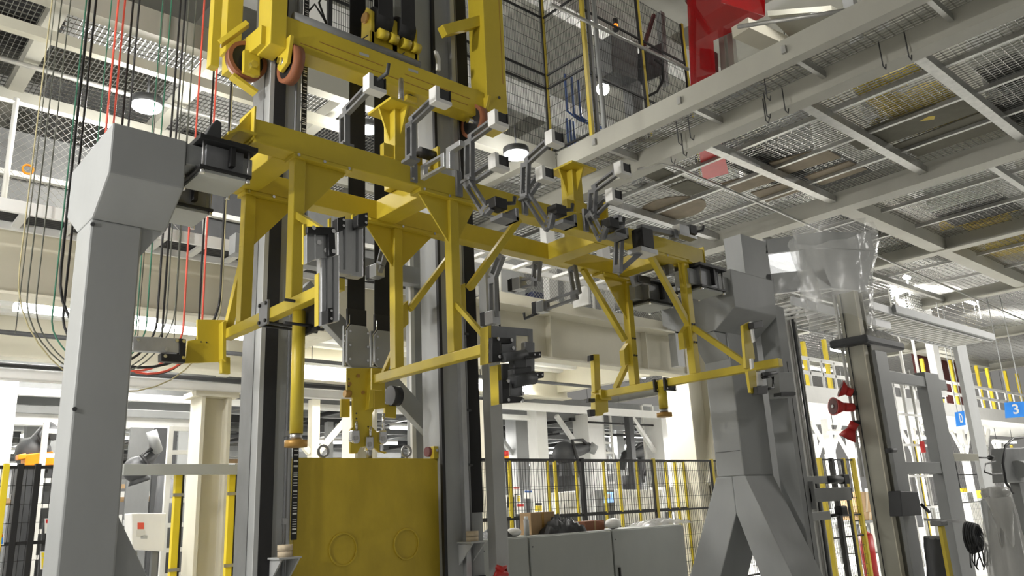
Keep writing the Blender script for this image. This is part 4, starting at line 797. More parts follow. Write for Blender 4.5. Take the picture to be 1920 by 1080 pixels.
# ================================================================== UPPER WALKWAY: wire cage, guards, loose boards
ZD = ZG + 0.035
def mesh_fence(name, p0, p1, z0, z1, lab, posts, rails, sx=0.035, sz=0.2, wire=0.005, group=None, pw=0.06, cat='fence', mw='black'):
    """Wire guard from p0 to p1 (XY): posts as (t, material), rails as heights."""
    a, b = V((p0[0], p0[1], 0)), V((p1[0], p1[1], 0)); L = (b - a).length; d = (b - a) / L
    t = thing(name, (a + b) / 2 + V((0, 0, z0)), lab, cat, group)
    sh = []; s = 0.0
    while s <= L: 
        p = a + d * s; sh.append(bar(p + V((0, 0, z0 + 0.1)), p + V((0, 0, z1)), wire, wire, (d.x, d.y, 0))); s += sx
    z = z0 + 0.1
    while z <= z1: sh.append(bar(a + V((0, 0, z)), b + V((0, 0, z)), wire, wire)); z += sz
    build('wire_mesh', mw, t, *sh, kind='stuff')
    for z in rails: build('rail', 'black', t, bar(a + V((0, 0, z)), b + V((0, 0, z)), 0.03, 0.03))
    for s, m in posts:
        p = a + d * (s * L); dd = d * 0.028
        if m == 'both':
            build('post', 'yellow', t, bar(p + V((0, 0, z0)), p + V((0, 0, z1 + 0.03)), pw * 0.6, pw, (d.x, d.y, 0)), bev=0.003); build('panel_edge', 'black', t, bar(p - d * pw * 0.75 + V((0, 0, z0 + 0.1)), p - d * pw * 0.75 + V((0, 0, z1)), pw * 0.5, pw * 0.5, (d.x, d.y, 0)))
        else: build('post', m, t, bar(p + V((0, 0, z0)), p + V((0, 0, z1 + 0.03)), pw, pw, (d.x, d.y, 0)), bev=0.003)
    return t
XC = XA1 + 0.1
mesh_fence('wire_cage_panel', (4.6, 8.4), (XC, 8.4), ZD, 10.2, 'black wire cage panel behind the carriage at the back of the shaft', [(0.0, 'black'), (0.35, 'black'), (0.66, 'black'), (1.0, 'both')], (ZD + 0.1, ZD + 1.25, ZD + 1.5, ZD + 2.6), group='wire cage on the upper walkway')
mesh_fence('wire_cage_panel', (XC, 8.4), (XC, 7.5), ZD, 10.2, 'short black wire cage panel with blue pipes showing behind it', [(1.0, 'yellow')], (ZD + 0.1, ZD + 1.25, ZD + 1.5, ZD + 2.6), group='wire cage on the upper walkway')
xs3 = at(1290, 150, Y=7.5).x; xs2 = at(1208, 150, Y=7.5).x
mesh_fence('wire_cage_panel', (XC + 0.05, 7.5), (xs3, 7.5), ZD, 10.2, 'long black wire cage panel in front of the beacon cabinet', [(0.03, 'grey_dark'), ((xs2 - XC) / (xs3 - XC), 'both'), (1.0, 'both')], (ZD + 0.1, ZD + 1.15, ZD + 2.3), group='wire cage on the upper walkway', sx=0.045)
build('handrail_pipe', 'galvanised', None, cyl(at(1033, 8, Y=7.2), at(1290, 130, Y=7.2), 0.03, 10), label='long grey pipe slanting across the wire cage', cat='pipe')
build('support_tube', 'grey', None, cyl((at(1133, 240, Y=7.3).x, 7.3, ZD), (at(1133, 240, Y=7.3).x, 7.3, 10.4), 0.035, 12), label='upright grey tube beside the tall yellow cage post', cat='tube')
for k, px in enumerate((1061, 1067, 1073)):
    p = at(px, 200, Y=9.3); build('water_pipe', 'blue_pipe', None, cyl((p.x, 9.3, ZD), (p.x, 9.3, 8.6 + 0.0 * k), 0.022, 8), label=('leftmost', 'middle', 'rightmost')[k] + ' of three upright blue pipes inside the wire cage', cat='pipe', group='blue pipes in the cage')
    q = at(1055 + 12 * k, 85, Y=9.6); build('water_pipe', 'blue_pipe', None, tube([(q.x, 9.6, 9.8), (q.x, 9.6, 9.0), (q.x + 0.35, 9.6, 8.9), (q.x + 0.8, 9.6, 8.95)], 0.022, 8), label=('leftmost', 'middle', 'rightmost')[k] + ' of three bent blue pipes high in the wire cage', cat='pipe', group='bent blue pipes in the cage')
# beacon cabinet
bc = thing('control_cabinet', at(1175, 240, Y=8.0), 'dark grey control cabinet with orange beacon inside the wire cage', 'cabinet')
build('cabinet_body', 'grey_dark', bc, prism([at(*q, Y=8.0) for q in ((1146, 64), (1196, 78), (1196, 150), (1148, 134))], (0, 0.4, 0)), bev=0.006)
q = at(1186, 150, Y=8.2); build('cabinet_leg', 'grey', bc, box(q.x - 0.12, q.x + 0.16, 8.15, 8.35, ZD, q.z), bev=0.004)
q = at(1155, 58, Y=8.05); build('beacon_base', 'charcoal', bc, cyl(q + V((0, 0, 0.0)), q + V((0, 0, 0.06)), 0.05, 14)); build('beacon_lens', 'beacon_glow', bc, cyl(q + V((0, 0, 0.06)), q + V((0, 0, 0.13)), 0.045, 14)); build('beacon_cap', 'black', bc, cyl(q + V((0, 0, 0.13)), q + V((0, 0, 0.24)), 0.05, 14))
b2 = thing('drive_unit', at(1232, 110, Y=8.0), 'black drive unit with a drooping black cable behind the cage post', 'machine')
build('unit_body', 'charcoal', b2, prism([at(*q, Y=8.0) for q in ((1212, 92), (1240, 80), (1242, 140), (1214, 152))], (0, 0.4, 0)), bev=0.006)
build('unit_post', 'grey', b2, bar(at(1238, 25, Y=8.1), at(1246, 160, Y=8.1), 0.12, 0.12)); build('unit_strut', 'maroon', b2, bar(at(1226, 28, Y=8.05), at(1208, 85, Y=8.05), 0.06, 0.06))
build('unit_cable', 'black', b2, tube([at(*q, Y=7.9) for q in ((1228, 112), (1243, 122), (1243, 150), (1232, 172), (1212, 182))], 0.025, 8))
# red acrylic guard
rg = thing('acrylic_guard', at(1310, 185, X=12.4), 'tall glossy red see-through guard on the upper walkway', 'guard panel')
build('guard_pane', 'red_clear', rg, prism([at(*q, X=12.4) for q in ((1286, -60), (1296, 190), (1343, 166), (1337, 76), (1434, 30), (1434, -60))], (0.012, 0, 0)))
build('guard_pane', 'red_clear', rg, prism([at(*q, Y=at(1434, 30, X=12.4).y) for q in ((1434, -60), (1434, 30), (1352, 4), (1352, -60))], (0, 0.012, 0)))
for q4 in (((1312, 90), (1332, 92), (1334, 130), (1312, 128)), ((1306, 145), (1336, 138), (1338, 165), (1308, 170))): build('inner_box', 'maroon', rg, prism([at(*q, X=12.6) for q in q4], (0.25, 0, 0)), bev=0.004)
build('guard_frame', 'red', rg, bar(at(1300, -40, X=12.55), at(1300, 186, X=12.55), 0.08, 0.08)); build('guard_strut', 'maroon', rg, bar(at(1290, 0, X=12.6), at(1330, 60, X=12.6), 0.1, 0.1))
for px in (1362, 1378): p = at(px, 160, X=12.9); build('guard_post', 'warm_grey', rg, bar(p, at(px - 8, 55, X=12.9), 0.12, 0.12))
struct('platform_beam', 'cream', bar(at(1388, 52, Z=9.2), at(1520, 112, Z=9.2), 0.35, 0.2)); struct('platform_beam', 'cream', bar(at(1522, 106, Z=9.2), at(1330, 172, Z=9.2), 0.35, 0.2)); struct('platform_deck', 'beige', prism([at(*q, Z=9.4) for q in ((1440, 30), (1560, 20), (1640, 60), (1520, 108))], (0, 0, 0.1)))
build('stay_tube', 'galvanised', None, cyl(at(1384, 50, Z=7.9), at(1585, 20, Z=7.4), 0.03, 10), label='grey stay tube from the red guard to the walkway beam', cat='tube')
# red panel standing above the grating, boards and mats lying on it
def slab(nm, m, quad, lab, cat, z=ZG - 0.022, h=0.02, group=None): return build(nm, m, None, prism([at(px, py, Z=z) for px, py in quad], (0, 0, h)), label=lab, cat=cat, group=group)
slab('red_tray', 'red', ((1308, 262), (1350, 255), (1366, 325), (1318, 338)), 'bright red tray lying on the grating above the right beams', 'tray')
GB = 'brown boards on the grating'
slab('board', 'board', ((1442, 306), (1545, 278), (1577, 296), (1472, 328)), 'brown board on the grating, largest of the pale pair near the middle', 'board', group=GB)
slab('board', 'board', ((1508, 332), (1592, 303), (1626, 318), (1540, 348)), 'brown board on the grating right of the largest pale board', 'board', group=GB)
slab('board', 'board', ((1352, 345), (1432, 322), (1464, 336), (1386, 362)), 'brown board on the grating nearest the red tray', 'board', group=GB)
slab('board', 'board', ((1408, 362), (1482, 341), (1512, 355), (1438, 379)), 'brown board on the grating lowest in the row', 'board', group=GB)
slab('mat', 'board_dark', ((1618, 245), (1800, 180), (1846, 206), (1664, 270)), 'large dark mat on the grating, left of two', 'mat', group='dark mats on the grating')
slab('mat', 'board_dark', ((1674, 274), (1842, 210), (1888, 238), (1722, 294)), 'large dark mat on the grating, right of two', 'mat', group='dark mats on the grating')
slab('mat', 'board_dark', ((1195, 325), (1232, 312), (1285, 335), (1248, 348)), 'small dark mat on the grating above the docked fixture end', 'mat', group='dark mats on the grating')
slab('mat', 'board_dark', ((1255, 352), (1290, 338), (1330, 355), (1292, 368)), 'small dark mat on the grating beside the round board', 'mat', group='dark mats on the grating')
slab('mat', 'board_dark', ((1585, 262), (1628, 252), (1665, 270), (1610, 282)), 'small dark mat tucked below the large dark mats', 'mat', group='dark mats on the grating')
c = at(1262, 392, Z=ZG - 0.022); build('round_board', 'board', None, cyl(c, c + V((0, 0, 0.02)), 0.62, 40), label='round brown board lying on the grating', cat='board')
# yellow handling arm resting above the grating
ya = thing('handling_arm', at(1690, 190, Z=7.6), 'yellow handling arm lying on the grating at the upper right', 'machine arm')
build('arm_body', 'yellow_dull', ya, tube([at(*q, Z=7.3) for q in ((1612, 152), (1640, 168), (1655, 190), (1690, 205), (1740, 190), (1785, 165))], [0.14, 0.2, 0.16, 0.25, 0.3, 0.16], 12))
build('arm_boom', 'yellow_dull', ya, tube([at(*q, Z=7.35) for q in ((1645, 165), (1690, 145), (1728, 128))], [0.12, 0.14, 0.1], 12)); build('arm_leg', 'yellow_dull', ya, tube([at(*q, Z=7.25) for q in ((1660, 190), (1648, 215), (1638, 232))], [0.12, 0.1, 0.06], 10))
for k, (px, py) in enumerate(((1810, 425), (1850, 390), (1890, 440))): build('machine_block', 'yellow_dull', None, cbox(at(px, py, Z=7.5) + V((0, 0, 0.02)), 0.7, 0.9, 0.87), bev=0.05, label=('yellow machine block standing on the far grating, nearest the corner beam', 'yellow machine block standing on the far grating, highest of three', 'yellow machine block standing on the far grating, rightmost of three')[k], cat='machine')
# white posts and racks standing on the walkways, seen through the grating
for k, (x, y) in enumerate(((10.3, 2.6), (11.5, 4.4), (13.6, 3.0), (12.2, 0.6), (15.0, 5.2), (16.4, 2.4), (17.2, 8.0), (16.0, 9.4))):
    build('steel_post', ('white', 'grey_light', 'offwhite')[k % 3], None, box(x, x + 0.16, y, y + 0.16, ZD, 10.8), label='pale post standing on the upper walkway grating', cat='post', group='pale posts on the upper walkway')
for k, (x, y, sx, sy, h, m) in enumerate(((11.2, 6.0, 1.6, 0.9, 1.2, 'grey_dark'), (12.6, 1.6, 1.2, 1.6, 1.6, 'grey'), (15.6, 6.9, 1.8, 1.2, 1.5, 'charcoal'), (10.3, 0.2, 1.4, 1.0, 1.4, 'grey_dark'), (17.0, 4.4, 1.3, 1.4, 1.3, 'offwhite'), (11.4, 2.4, 0.9, 0.6, 0.9, 'offwhite'))):
    t = thing('machine_cabinet', (x, y, ZD), ('dark cabinet standing on the grating behind the red tray', 'grey cabinet standing on the grating past the mats', 'charcoal cabinet standing on the far grating bay', 'dark cabinet standing on the nearest grating bay', 'pale cabinet standing on the far grating bay', 'small pale cabinet standing on the grating between the boards')[k], 'cabinet', 'cabinets on the upper walkway')
    build('cabinet_body', m, t, box(x, x + sx, y, y + sy, ZD + 0.05, ZD + h), bev=0.01); build('cabinet_plinth', 'black', t, box(x + 0.05, x + sx - 0.05, y + 0.05, y + sy - 0.05, ZD, ZD + 0.05)); build('cabinet_door', m, t, box(x + 0.04, x + sx - 0.04, y - 0.02, y, ZD + 0.1, ZD + h - 0.05), bev=0.004)
# things standing on the left grating
for k, (x, y, sx, sy, h, m) in enumerate(((0.4, 9.2, 1.3, 0.8, 0.5, 'charcoal'), (3.6, 10.8, 1.2, 1.6, 1.0, 'white'), (2.2, 12.6, 1.6, 1.0, 1.2, 'grey_dark'), (5.6, 9.4, 1.0, 1.3, 0.9, 'charcoal'), (6.4, 12.0, 1.5, 1.0, 1.4, 'white'), (-1.2, 11.0, 1.4, 1.4, 1.0, 'offwhite'))):
    t = thing('machine_cabinet', (x, y, ZD), ('dark unit lying on the left grating edge', 'white cabinet on the left grating behind the mast', 'dark cabinet deep on the left grating', 'dark cabinet on the grating behind the belts', 'white cabinet on the grating behind the carriage', 'pale cabinet on the grating at the far upper left')[k], 'cabinet', 'cabinets on the left grating')
    build('cabinet_body', m, t, box(x, x + sx, y, y + sy, ZD + 0.05, ZD + h), bev=0.01); build('cabinet_plinth', 'black', t, box(x + 0.05, x + sx - 0.05, y + 0.05, y + sy - 0.05, ZD, ZD + 0.05))
# pendant lamps added to brighten the upper hall and its ceiling
def pendant(x, y, z, lab, watt):
    t = thing('added_pendant', (x, y, z), lab, 'lamp', 'added pendant lamps of the upper hall')
    build('globe', 'lamp_glow', t, ball((x, y, z), 0.14, n=16, m=10)); build('suspension_rod', 'charcoal', t, cyl((x, y, z + 0.14), (x, y, 13.2), 0.012, 6)); build('lamp_cap', 'charcoal', t, cyl((x, y, z + 0.12), (x, y, z + 0.2), 0.07, 12))
    ld = bpy.data.lights.new('lamp_light', 'POINT'); ld.energy = watt; ld.shadow_soft_size = 0.2; ld.color = (1, 0.97, 0.92)
    o = bpy.data.objects.new('lamp_light', ld); COL.objects.link(o); o.parent = t; o.location = (0, 0, -0.36)
PEND = [(-2.5, 7.5), (6.2, 9.6), (11.5, 4.5), (12, 10), (17.5, 2.0), (17.5, 8.5), (1.2, 13.5)]
for k, (x, y) in enumerate(PEND): pendant(x, y, 10.2, 'added round pendant lamp brightening the upper hall', 120)

for k, (x, y, w) in enumerate(((-2.3, 4.4, 260), (-2.3, 7.6, 200))):  # out-of-view fill lamps added to lift the left post's side face low down
    t = thing('added_globe_lamp', (x, y, 3.3), ('added globe lamp out of view left of the left post, nearer of two', 'added globe lamp out of view left of the left post, farther of two')[k], 'lamp')
    build('globe', 'lamp_glow', t, ball((x, y, 3.3), 0.12, n=16, m=10)); build('lamp_pole', 'charcoal', t, cyl((x, y, 0), (x, y, 3.19), 0.03, 8))
    ld = bpy.data.lights.new('lamp_light', 'POINT'); ld.energy = w; ld.shadow_soft_size = 0.14; ld.color = (1, 0.97, 0.92)
    o = bpy.data.objects.new('lamp_light', ld); COL.objects.link(o); o.parent = t; o.location = (0.3, 0, 0)
# ================================================================== CREAM MEZZANINE EDGE: cable ladder, chain-link, enclosures
ZLd = 4.5
yn, yfar = at(0, 386, Z=ZLd).y, at(0, 420, Z=ZLd).y
cl = thing('cable_ladder', (2.0, (yn + yfar) / 2, ZLd), 'white cable ladder along the cream girder behind the left post', 'cable tray')
build('side_rail', 'white', cl, box(-6, 7.0, yn - 0.02, yn + 0.02, ZLd - 0.04, ZLd + 0.08)); build('side_rail', 'white', cl, box(-6, 7.0, yfar - 0.02, yfar + 0.02, ZLd - 0.04, ZLd + 0.08))
x = -5.8
while x < 6.9: build('rung', 'offwhite', cl, box(x, x + 0.07, yn + 0.02, yfar - 0.02, ZLd - 0.02, ZLd + 0.015)); x += 0.42
for k in range(9):
    y = yn + 0.06 + k * (yfar - yn - 0.12) / 8; build('tray_cable', 'black', cl, cyl((-6, y, ZLd + 0.05), (7.0, y, ZLd + 0.05), 0.03, 8))
for x in (-3.0, 0.2, 3.4, 6.0): build('hanger', 'charcoal', cl, box(x, x + 0.03, yfar + 0.02, 8.75, ZLd + 0.02, ZLd + 0.06))
def chain(x0, x1, y, z0, z1, lab, s=0.09):
    t = thing('chain_link_fence', ((x0 + x1) / 2, y, z0), lab, 'fence'); sh = []
    u = x0 - (z1 - z0)
    while u < x1:
        for sg in (1, -1):
            a = V((u, y, z0 if sg > 0 else z1)); b = V((u + (z1 - z0), y + 0.003 * sg, z1 if sg > 0 else z0))
            if a.x >= x0 and b.x <= x1: sh.append(bar(a, b, 0.004, 0.004))
        u += s
    build('wire_mesh', 'galvanised', t, *sh, kind='stuff')
    build('top_rail', 'offwhite', t, cyl((x0, y, z1), (x1, y, z1), 0.025, 8)); build('bottom_rail', 'offwhite', t, cyl((x0, y, z0), (x1, y, z0), 0.02, 8))
    k = 0
    while x0 + k * 2.2 <= x1 + 0.01: build('fence_post', 'offwhite', t, cyl((x0 + k * 2.2, y, z0 - 0.05), (x0 + k * 2.2, y, z1 + 0.05), 0.03, 8)); k += 1
chain(-5.2, 3.6, 9.7, 4.9, 6.3, 'chain-link fence on the cream deck behind the hanging cables'); chain(8.2, 12.6, 9.3, 4.9, 5.75, 'chain-link fence on the cream deck by the right yellow legs', 0.07)
en = thing('equipment_enclosure', (0, 11.2, 4.86), 'long dark grey enclosure behind the chain-link fence at the left', 'machine')
for k, (x0, x1, m) in enumerate(((-5, -2.2, 'grey_dark'), (-2.1, 0.6, 'charcoal'), (0.7, 3.0, 'grey_dark'), (3.1, 5.6, 'charcoal'), (5.7, 8.0, 'grey_dark'))): build('enclosure_panel', m, en, box(x0, x1, 11.0, 11.8, 4.86, 6.55), bev=0.01)
for z in (5.35, 5.9): build('enclosure_rail', 'offwhite', en, box(-5, 8, 10.9, 10.98, z, z + 0.07))
q = at(52, 318, Y=9.6); vr = build('hose_ring', 'orange', None, ring((q.x, 9.58, q.z), (q.x, 9.61, q.z), 0.06, 0.045, 24), label='small orange ring hung on the chain-link fence at the left', cat='ring')
for k, (px, m) in enumerate(((1030, 'white'), (1068, 'white'), (1135, 'white'))):
    p = at(px, 540, Y=9.6); build('deck_post', m, None, box(p.x, p.x + 0.22, 9.6, 9.75, 4.86, ZB), label=('left', 'middle', 'right')[k] + ' of three white posts standing on the cream deck', cat='post', group='white posts on the cream deck')
uc = thing('deck_machine', (9.5, 10.2, 4.86), 'grey machine boxes on the cream deck behind the gripper arms', 'machine')
build('machine_body', 'grey_light', uc, box(8.3, 9.6, 10.2, 10.55, 4.86, 6.2), bev=0.01); build('machine_body', 'navy', uc, box(9.7, 10.2, 10.1, 10.5, 4.86, 5.4), bev=0.01); build('machine_panel', 'grey', uc, box(8.7, 12.4, 10.6, 11.2, 4.86, 6.3), bev=0.01)
q = at(1258, 600, Y=8.8); build('column_stub', 'grey_light', None, box(q.x - 0.05, q.x + 0.16, 8.7, 8.86, 3.98, 4.9), bev=0.004, label='short grey hanging profile in front of the chain-link fence', cat='profile')
# ladder tray across the centre at deck level
ct = thing('cable_ladder', (6.5, 8.3, 5.15), 'white cable ladder crossing behind the back beam at the centre', 'cable tray')
for y in (8.15, 8.6): build('side_rail', 'white', ct, box(6.0, 12.5, y - 0.02, y + 0.02, 5.1, 5.18))
for k in range(15): build('rung', 'white', ct, box(6.1 + k * 0.43, 6.18 + k * 0.43, 8.17, 8.58, 5.1, 5.14))
for x in (6.3, 9.5, 12.2): build('bracket', 'white', ct, box(x, x + 0.05, 8.6, 8.95, 4.8, 5.12))

# ================================================================== GROUND FLOOR BEHIND THE LIFT
# grey switch cabinets in a row
YCb = 7.15
cx = [at(899, 1011, Y=YCb).x, at(991, 1004, Y=YCb).x, at(1147, 994, Y=YCb).x, at(1282, 986, Y=YCb).x]; ctz = at(1100, 997, Y=YCb).z
for k in range(3):
    a, b = cx[k] + 0.006, cx[k + 1] - 0.006
    t = thing('switch_cabinet', ((a + b) / 2, YCb + 0.3, 0), ('grey switch cabinet right beside the right mast', 'grey switch cabinet in the middle of its row of three', 'grey switch cabinet at the right end of its row')[k], 'cabinet', 'grey switch cabinets')
    build('cabinet_body', 'grey_green', t, box(a, b, YCb + 0.03, YCb + 0.6, 0.1, ctz), bev=0.006); build('cabinet_plinth', 'charcoal', t, box(a + 0.02, b - 0.02, YCb + 0.06, YCb + 0.58, 0, 0.1))
    d = build('cabinet_door', 'grey_green', t, box(a + 0.01, b - 0.01, YCb, YCb + 0.028, 0.12, ctz - 0.012), bev=0.006)
    build('door_handle', 'black', d, box(a + 0.06, a + 0.09, YCb - 0.02, YCb, 0.7, 0.85), bev=0.004)
    for z in (ctz - 0.12, 0.3): bolt(d, (a + 0.05, YCb, z), (0, -1, 0), 0.008, 'charcoal', 0.004)
# clutter on the cabinets
def on_cab(px, py, y=7.45): p = at(px, py, Y=y); return V((p.x, y, ctz))
def sheet(nm, m, x0, x1, y0, y1, z, amp, lab, cat, n=14, parent=None, kind=None):
    v = []; f = []; sm = []
    for i in range(n + 1):
        for j in range(n + 1):
            u, w = i / n, j / n; e = min(u, 1 - u, w, 1 - w); v.append((x0 + (x1 - x0) * u, y0 + (y1 - y0) * w, z + 0.004 + amp * (e * 2) ** 0.5 * random.uniform(0.3, 1)))
    for i in range(n):
        for j in range(n): q = i * (n + 1) + j; f.append((q, q + n + 1, q + n + 2, q + 1)); sm.append(1)
    return build(nm, m, parent, (v, f, sm), label=lab, cat=cat)
a = on_cab(1195, 985).x; b = on_cab(1280, 985).x; sheet('plastic_sheet', 'film_thick', a, b, 7.25, 7.65, ctz, 0.12, 'crumpled clear plastic sheet on the right-hand grey cabinet', 'plastic sheet')
a = on_cab(1008, 990).x; b = on_cab(1082, 990).x; sheet('jacket', 'black', a, b, 7.25, 7.65, ctz, 0.26, 'black bundled jacket on the middle grey cabinet', 'jacket')
a = on_cab(905, 1000).x; b = on_cab(955, 1000).x; sheet('cable_heap', 'charcoal', a, b, 7.3, 7.65, ctz, 0.14, 'dark heap of cables on the cabinet beside the mast', 'cable')
p = on_cab(987, 985, 7.4); t = thing('spray_can', p, 'slim white spray can standing on the grey cabinets', 'can'); build('can_body', 'grey_light', t, cyl(p, p + V((0, 0, 0.18)), 0.033, 14)); build('can_cap', 'white', t, cyl(p + V((0, 0, 0.18)), p + V((0, 0, 0.22)), 0.026, 14))
p = on_cab(1008, 985, 7.55); t = thing('carton', p, 'brown carton on the middle cabinet next to the jacket', 'box'); build('carton_body', 'carton', t, cbox(p + V((0, 0, 0.13)), 0.4, 0.2, 0.26), bev=0.004); build('carton_tape', 'brass', t, cbox(p + V((0, -0.101, 0.13)), 0.04, 0.003, 0.26))
p = on_cab(1105, 985, 7.5); t = thing('carton', p, 'flat reddish box on the middle cabinet behind the black fence post', 'box'); build('carton_body', 'brown_wheel', t, cbox(p + V((0, 0, 0.06)), 0.36, 0.2, 0.12), bev=0.004); build('carton_tape', 'carton', t, cbox(p + V((0, -0.101, 0.06)), 0.03, 0.003, 0.12))
p = on_cab(1150, 990, 7.3); build('bag', 'white', None, ball(p + V((0, 0, 0.07)), 0.12, 0.1, 0.07), label='small white bag at the gap between the cabinets', cat='bag')
p = on_cab(963, 990, 7.35); build('bag', 'white', None, ball(p + V((0, 0, 0.05)), 0.1, 0.08, 0.05), label='crumpled white bag next to the spray can', cat='bag')
p = on_cab(935, 985, 7.35); build('glove', 'red', None, ball(p + V((0, 0, 0.12)), 0.07, 0.06, 0.035), label='red glove lying on the cable heap', cat='glove')

# black guard fences
YFn = 8.2; zf = at(1000, 862, Y=YFn).z
def tx(px, py, Y): return at(px, py, Y=Y).x
x0, x1 = tx(893, 864, YFn), tx(1410, 858, YFn)
tt = lambda px: (tx(px, 900, YFn) - x0) / (x1 - x0)
mesh_fence('guard_fence', (x0, YFn), (x1, YFn), 0.0, zf, 'black wire guard fence behind the grey cabinets', [(0.0, 'black'), (tt(1092), 'black'), (tt(1228), 'both'), (tt(1338), 'both'), (1.0, 'black')], (zf, at(1090, 966, Y=YFn).z, 0.35), sx=0.05, sz=0.2)
YG = 9.3; x0, x1 = tx(900, 900, YG), tx(1420, 900, YG); tt = lambda px: (tx(px, 920, YG) - x0) / (x1 - x0)
mesh_fence('guard_fence', (x0, YG), (x1, YG), 0.0, at(1000, 864, Y=YG).z, 'second wire guard fence with slim yellow posts farther back', [(tt(p), 'yellow_bright') for p in (957, 1029, 1043, 1082, 1135, 1163, 1197, 1252, 1270, 1286, 1330)], (at(1000, 864, Y=YG).z, 1.5), sx=0.09, sz=0.3, pw=0.04)
# left fence in front of the robot cell
YH = 8.4; zl = at(50, 876, Y=YH).z; x0, x1 = tx(-60, 880, YH), tx(140, 872, YH); tt = lambda px: (tx(px, 950, YH) - x0) / (x1 - x0)
mesh_fence('guard_fence', (x0, YH), (x1, YH), 0.0, zl, 'black wire guard fence at the lower left in front of the robot', [(tt(3), 'yellow_bright'), (tt(30), 'black'), (tt(63), 'black')], (zl, at(50, 1018, Y=YH).z), sx=0.05, sz=0.16, pw=0.05)
# grey light-curtain bar and yellow posts between the post and the left mast
YI = 8.0
t = thing('barrier', (tx(345, 880, YI), YI, 0), 'grey crossbar on two yellow posts left of the left mast', 'barrier')
zz = at(345, 880, Y=YI).z; build('crossbar', 'grey_green', t, box(tx(232, 880, YI), tx(452, 880, YI), YI, YI + 0.06, zz - 0.05, zz + 0.05), bev=0.003)
for px in (336, 438):
    x = tx(px, 980, YI); o = build('post', 'yellow_bright', t, box(x - 0.032, x + 0.032, YI + 0.07, YI + 0.13, 0, zz - 0.02), bev=0.003); build('post_edge', 'black', o, box(x + 0.032, x + 0.05, YI + 0.07, YI + 0.13, 0, zz - 0.02))
    for z in (zz - 0.25, 1.2): build('post_clip', 'galvanised', o, box(x - 0.05, x + 0.05, YI + 0.06, YI + 0.072, z, z + 0.03))

# ladders
def ladder(pxa, pya, pxb, pyb, Y, w, lab, n=None, m='offwhite', z0=None, dz=0.28):
    a = at(pxa, pya, Y=Y); b = at(pxb, pyb, Y=Y); b = V((a.x, Y, b.z if z0 is None else z0))
    t = thing('ladder', b, lab, 'ladder')
    for s in (0, w): build('side_rail', m, t, box(a.x + s - 0.03, a.x + s + 0.03, Y, Y + 0.05, b.z, a.z), bev=0.003)
    z = b.z + 0.2
    while z < a.z: build('rung', m, t, box(a.x + 0.03, a.x + w - 0.03, Y, Y + 0.04, z, z + 0.05)); z += dz
ladder(322, 798, 322, 1080, 10.0, 0.28, 'white ladder behind the grey crossbar at the left', z0=0.0)
ladder(88, 792, 88, 1080, 10.6, 0.34, 'white ladder in the robot cell at the lower left', z0=0.0)
ladder(1129, 770, 1129, 862, 13.5, 0.3, 'white ladder left of the second white column', z0=1.2, dz=0.24)
ladder(1204, 760, 1204, 862, 13.0, 0.42, 'white ladder below the clamp of the third lower bar', z0=1.2, dz=0.26)

# robots
def robot(p, lab, arm, m='charcoal', base='orange', wrist='charcoal', s=1.0, cat='robot', bh=0.35):
    t = thing('industrial_robot', p, lab, cat)
    build('base', base, t, box(p[0] - 0.35 * s, p[0] + 0.35 * s, p[1] - 0.35 * s, p[1] + 0.35 * s, p[2], p[2] + bh), bev=0.02)
    A = [V(q) for q in arm]
    build('turret', m, t, cyl((p[0], p[1], p[2] + bh), (p[0], p[1], A[0].z + 0.1 * s), 0.26 * s, 20, 0.2 * s))
    build('lower_arm', m, t, tube([A[0], lerp(A[0], A[1], 0.3), lerp(A[0], A[1], 0.7), A[1]], [0.17 * s, 0.13 * s, 0.11 * s, 0.15 * s], 14))
    build('elbow', m, t, ball(A[1], 0.2 * s, n=14))
    build('upper_arm', m, t, tube([A[1], lerp(A[1], A[2], 0.3), A[2]], [0.17 * s, 0.13 * s, 0.08 * s], 14))
    build('wrist', wrist, t, tube([A[2]] + A[3:], [0.1 * s] + [0.08 * s] * (len(A) - 3), 12))
    build('dress_pack', 'black', t, tube([A[0] + V((0, -0.2 * s, 0.1)), lerp(A[0], A[1], 0.5) + V((0.1, -0.22 * s, 0.1)), A[1] + V((0, -0.2 * s, 0.2 * s)), lerp(A[1], A[2], 0.5) + V((0, -0.15 * s, 0.15 * s)), A[2]], 0.03 * s, 8))
    return t
YR1 = 11.0
b0 = at(75, 1060, Y=YR1); robot((b0.x, YR1, 0.0), 'black robot with orange body in the lower left cell', [at(75, 905, Y=YR1), at(62, 850, Y=YR1 + 0.1), at(88, 805, Y=YR1), at(105, 815, Y=YR1 - 0.1)], s=1.0, bh=0.9, base='charcoal')
t = thing('robot_pedestal', at(75, 872, Y=10.9), 'orange robot carriage block at the lower left', 'machine'); build('carriage_block', 'orange', t, prism([at(*q, Y=10.75) for q in ((46, 852), (100, 846), (104, 872), (46, 873))], (0, 0.2, 0)), bev=0.01); build('carriage_block_arm', 'orange', t, prism([at(*q, Y=10.7) for q in ((34, 852), (50, 850), (50, 860), (34, 862))], (0, 0.15, 0)), bev=0.01); build('carriage_leg', 'charcoal', t, box(at(70, 872, Y=10.8).x - 0.2, at(70, 872, Y=10.8).x + 0.2, 10.78, 10.92, 0, at(70, 872, Y=10.8).z), bev=0.01)
b0 = at(280, 1040, Y=10.8); robot((b0.x + 0.2, 10.8, 0.0), 'grey robot with angled arm right of the left post', [at(262, 905, Y=10.8), at(255, 880, Y=10.8), at(293, 845, Y=10.7), at(288, 822, Y=10.6), at(284, 808, Y=10.6)], m='charcoal', wrist='grey', s=0.8, base='charcoal', bh=0.8)
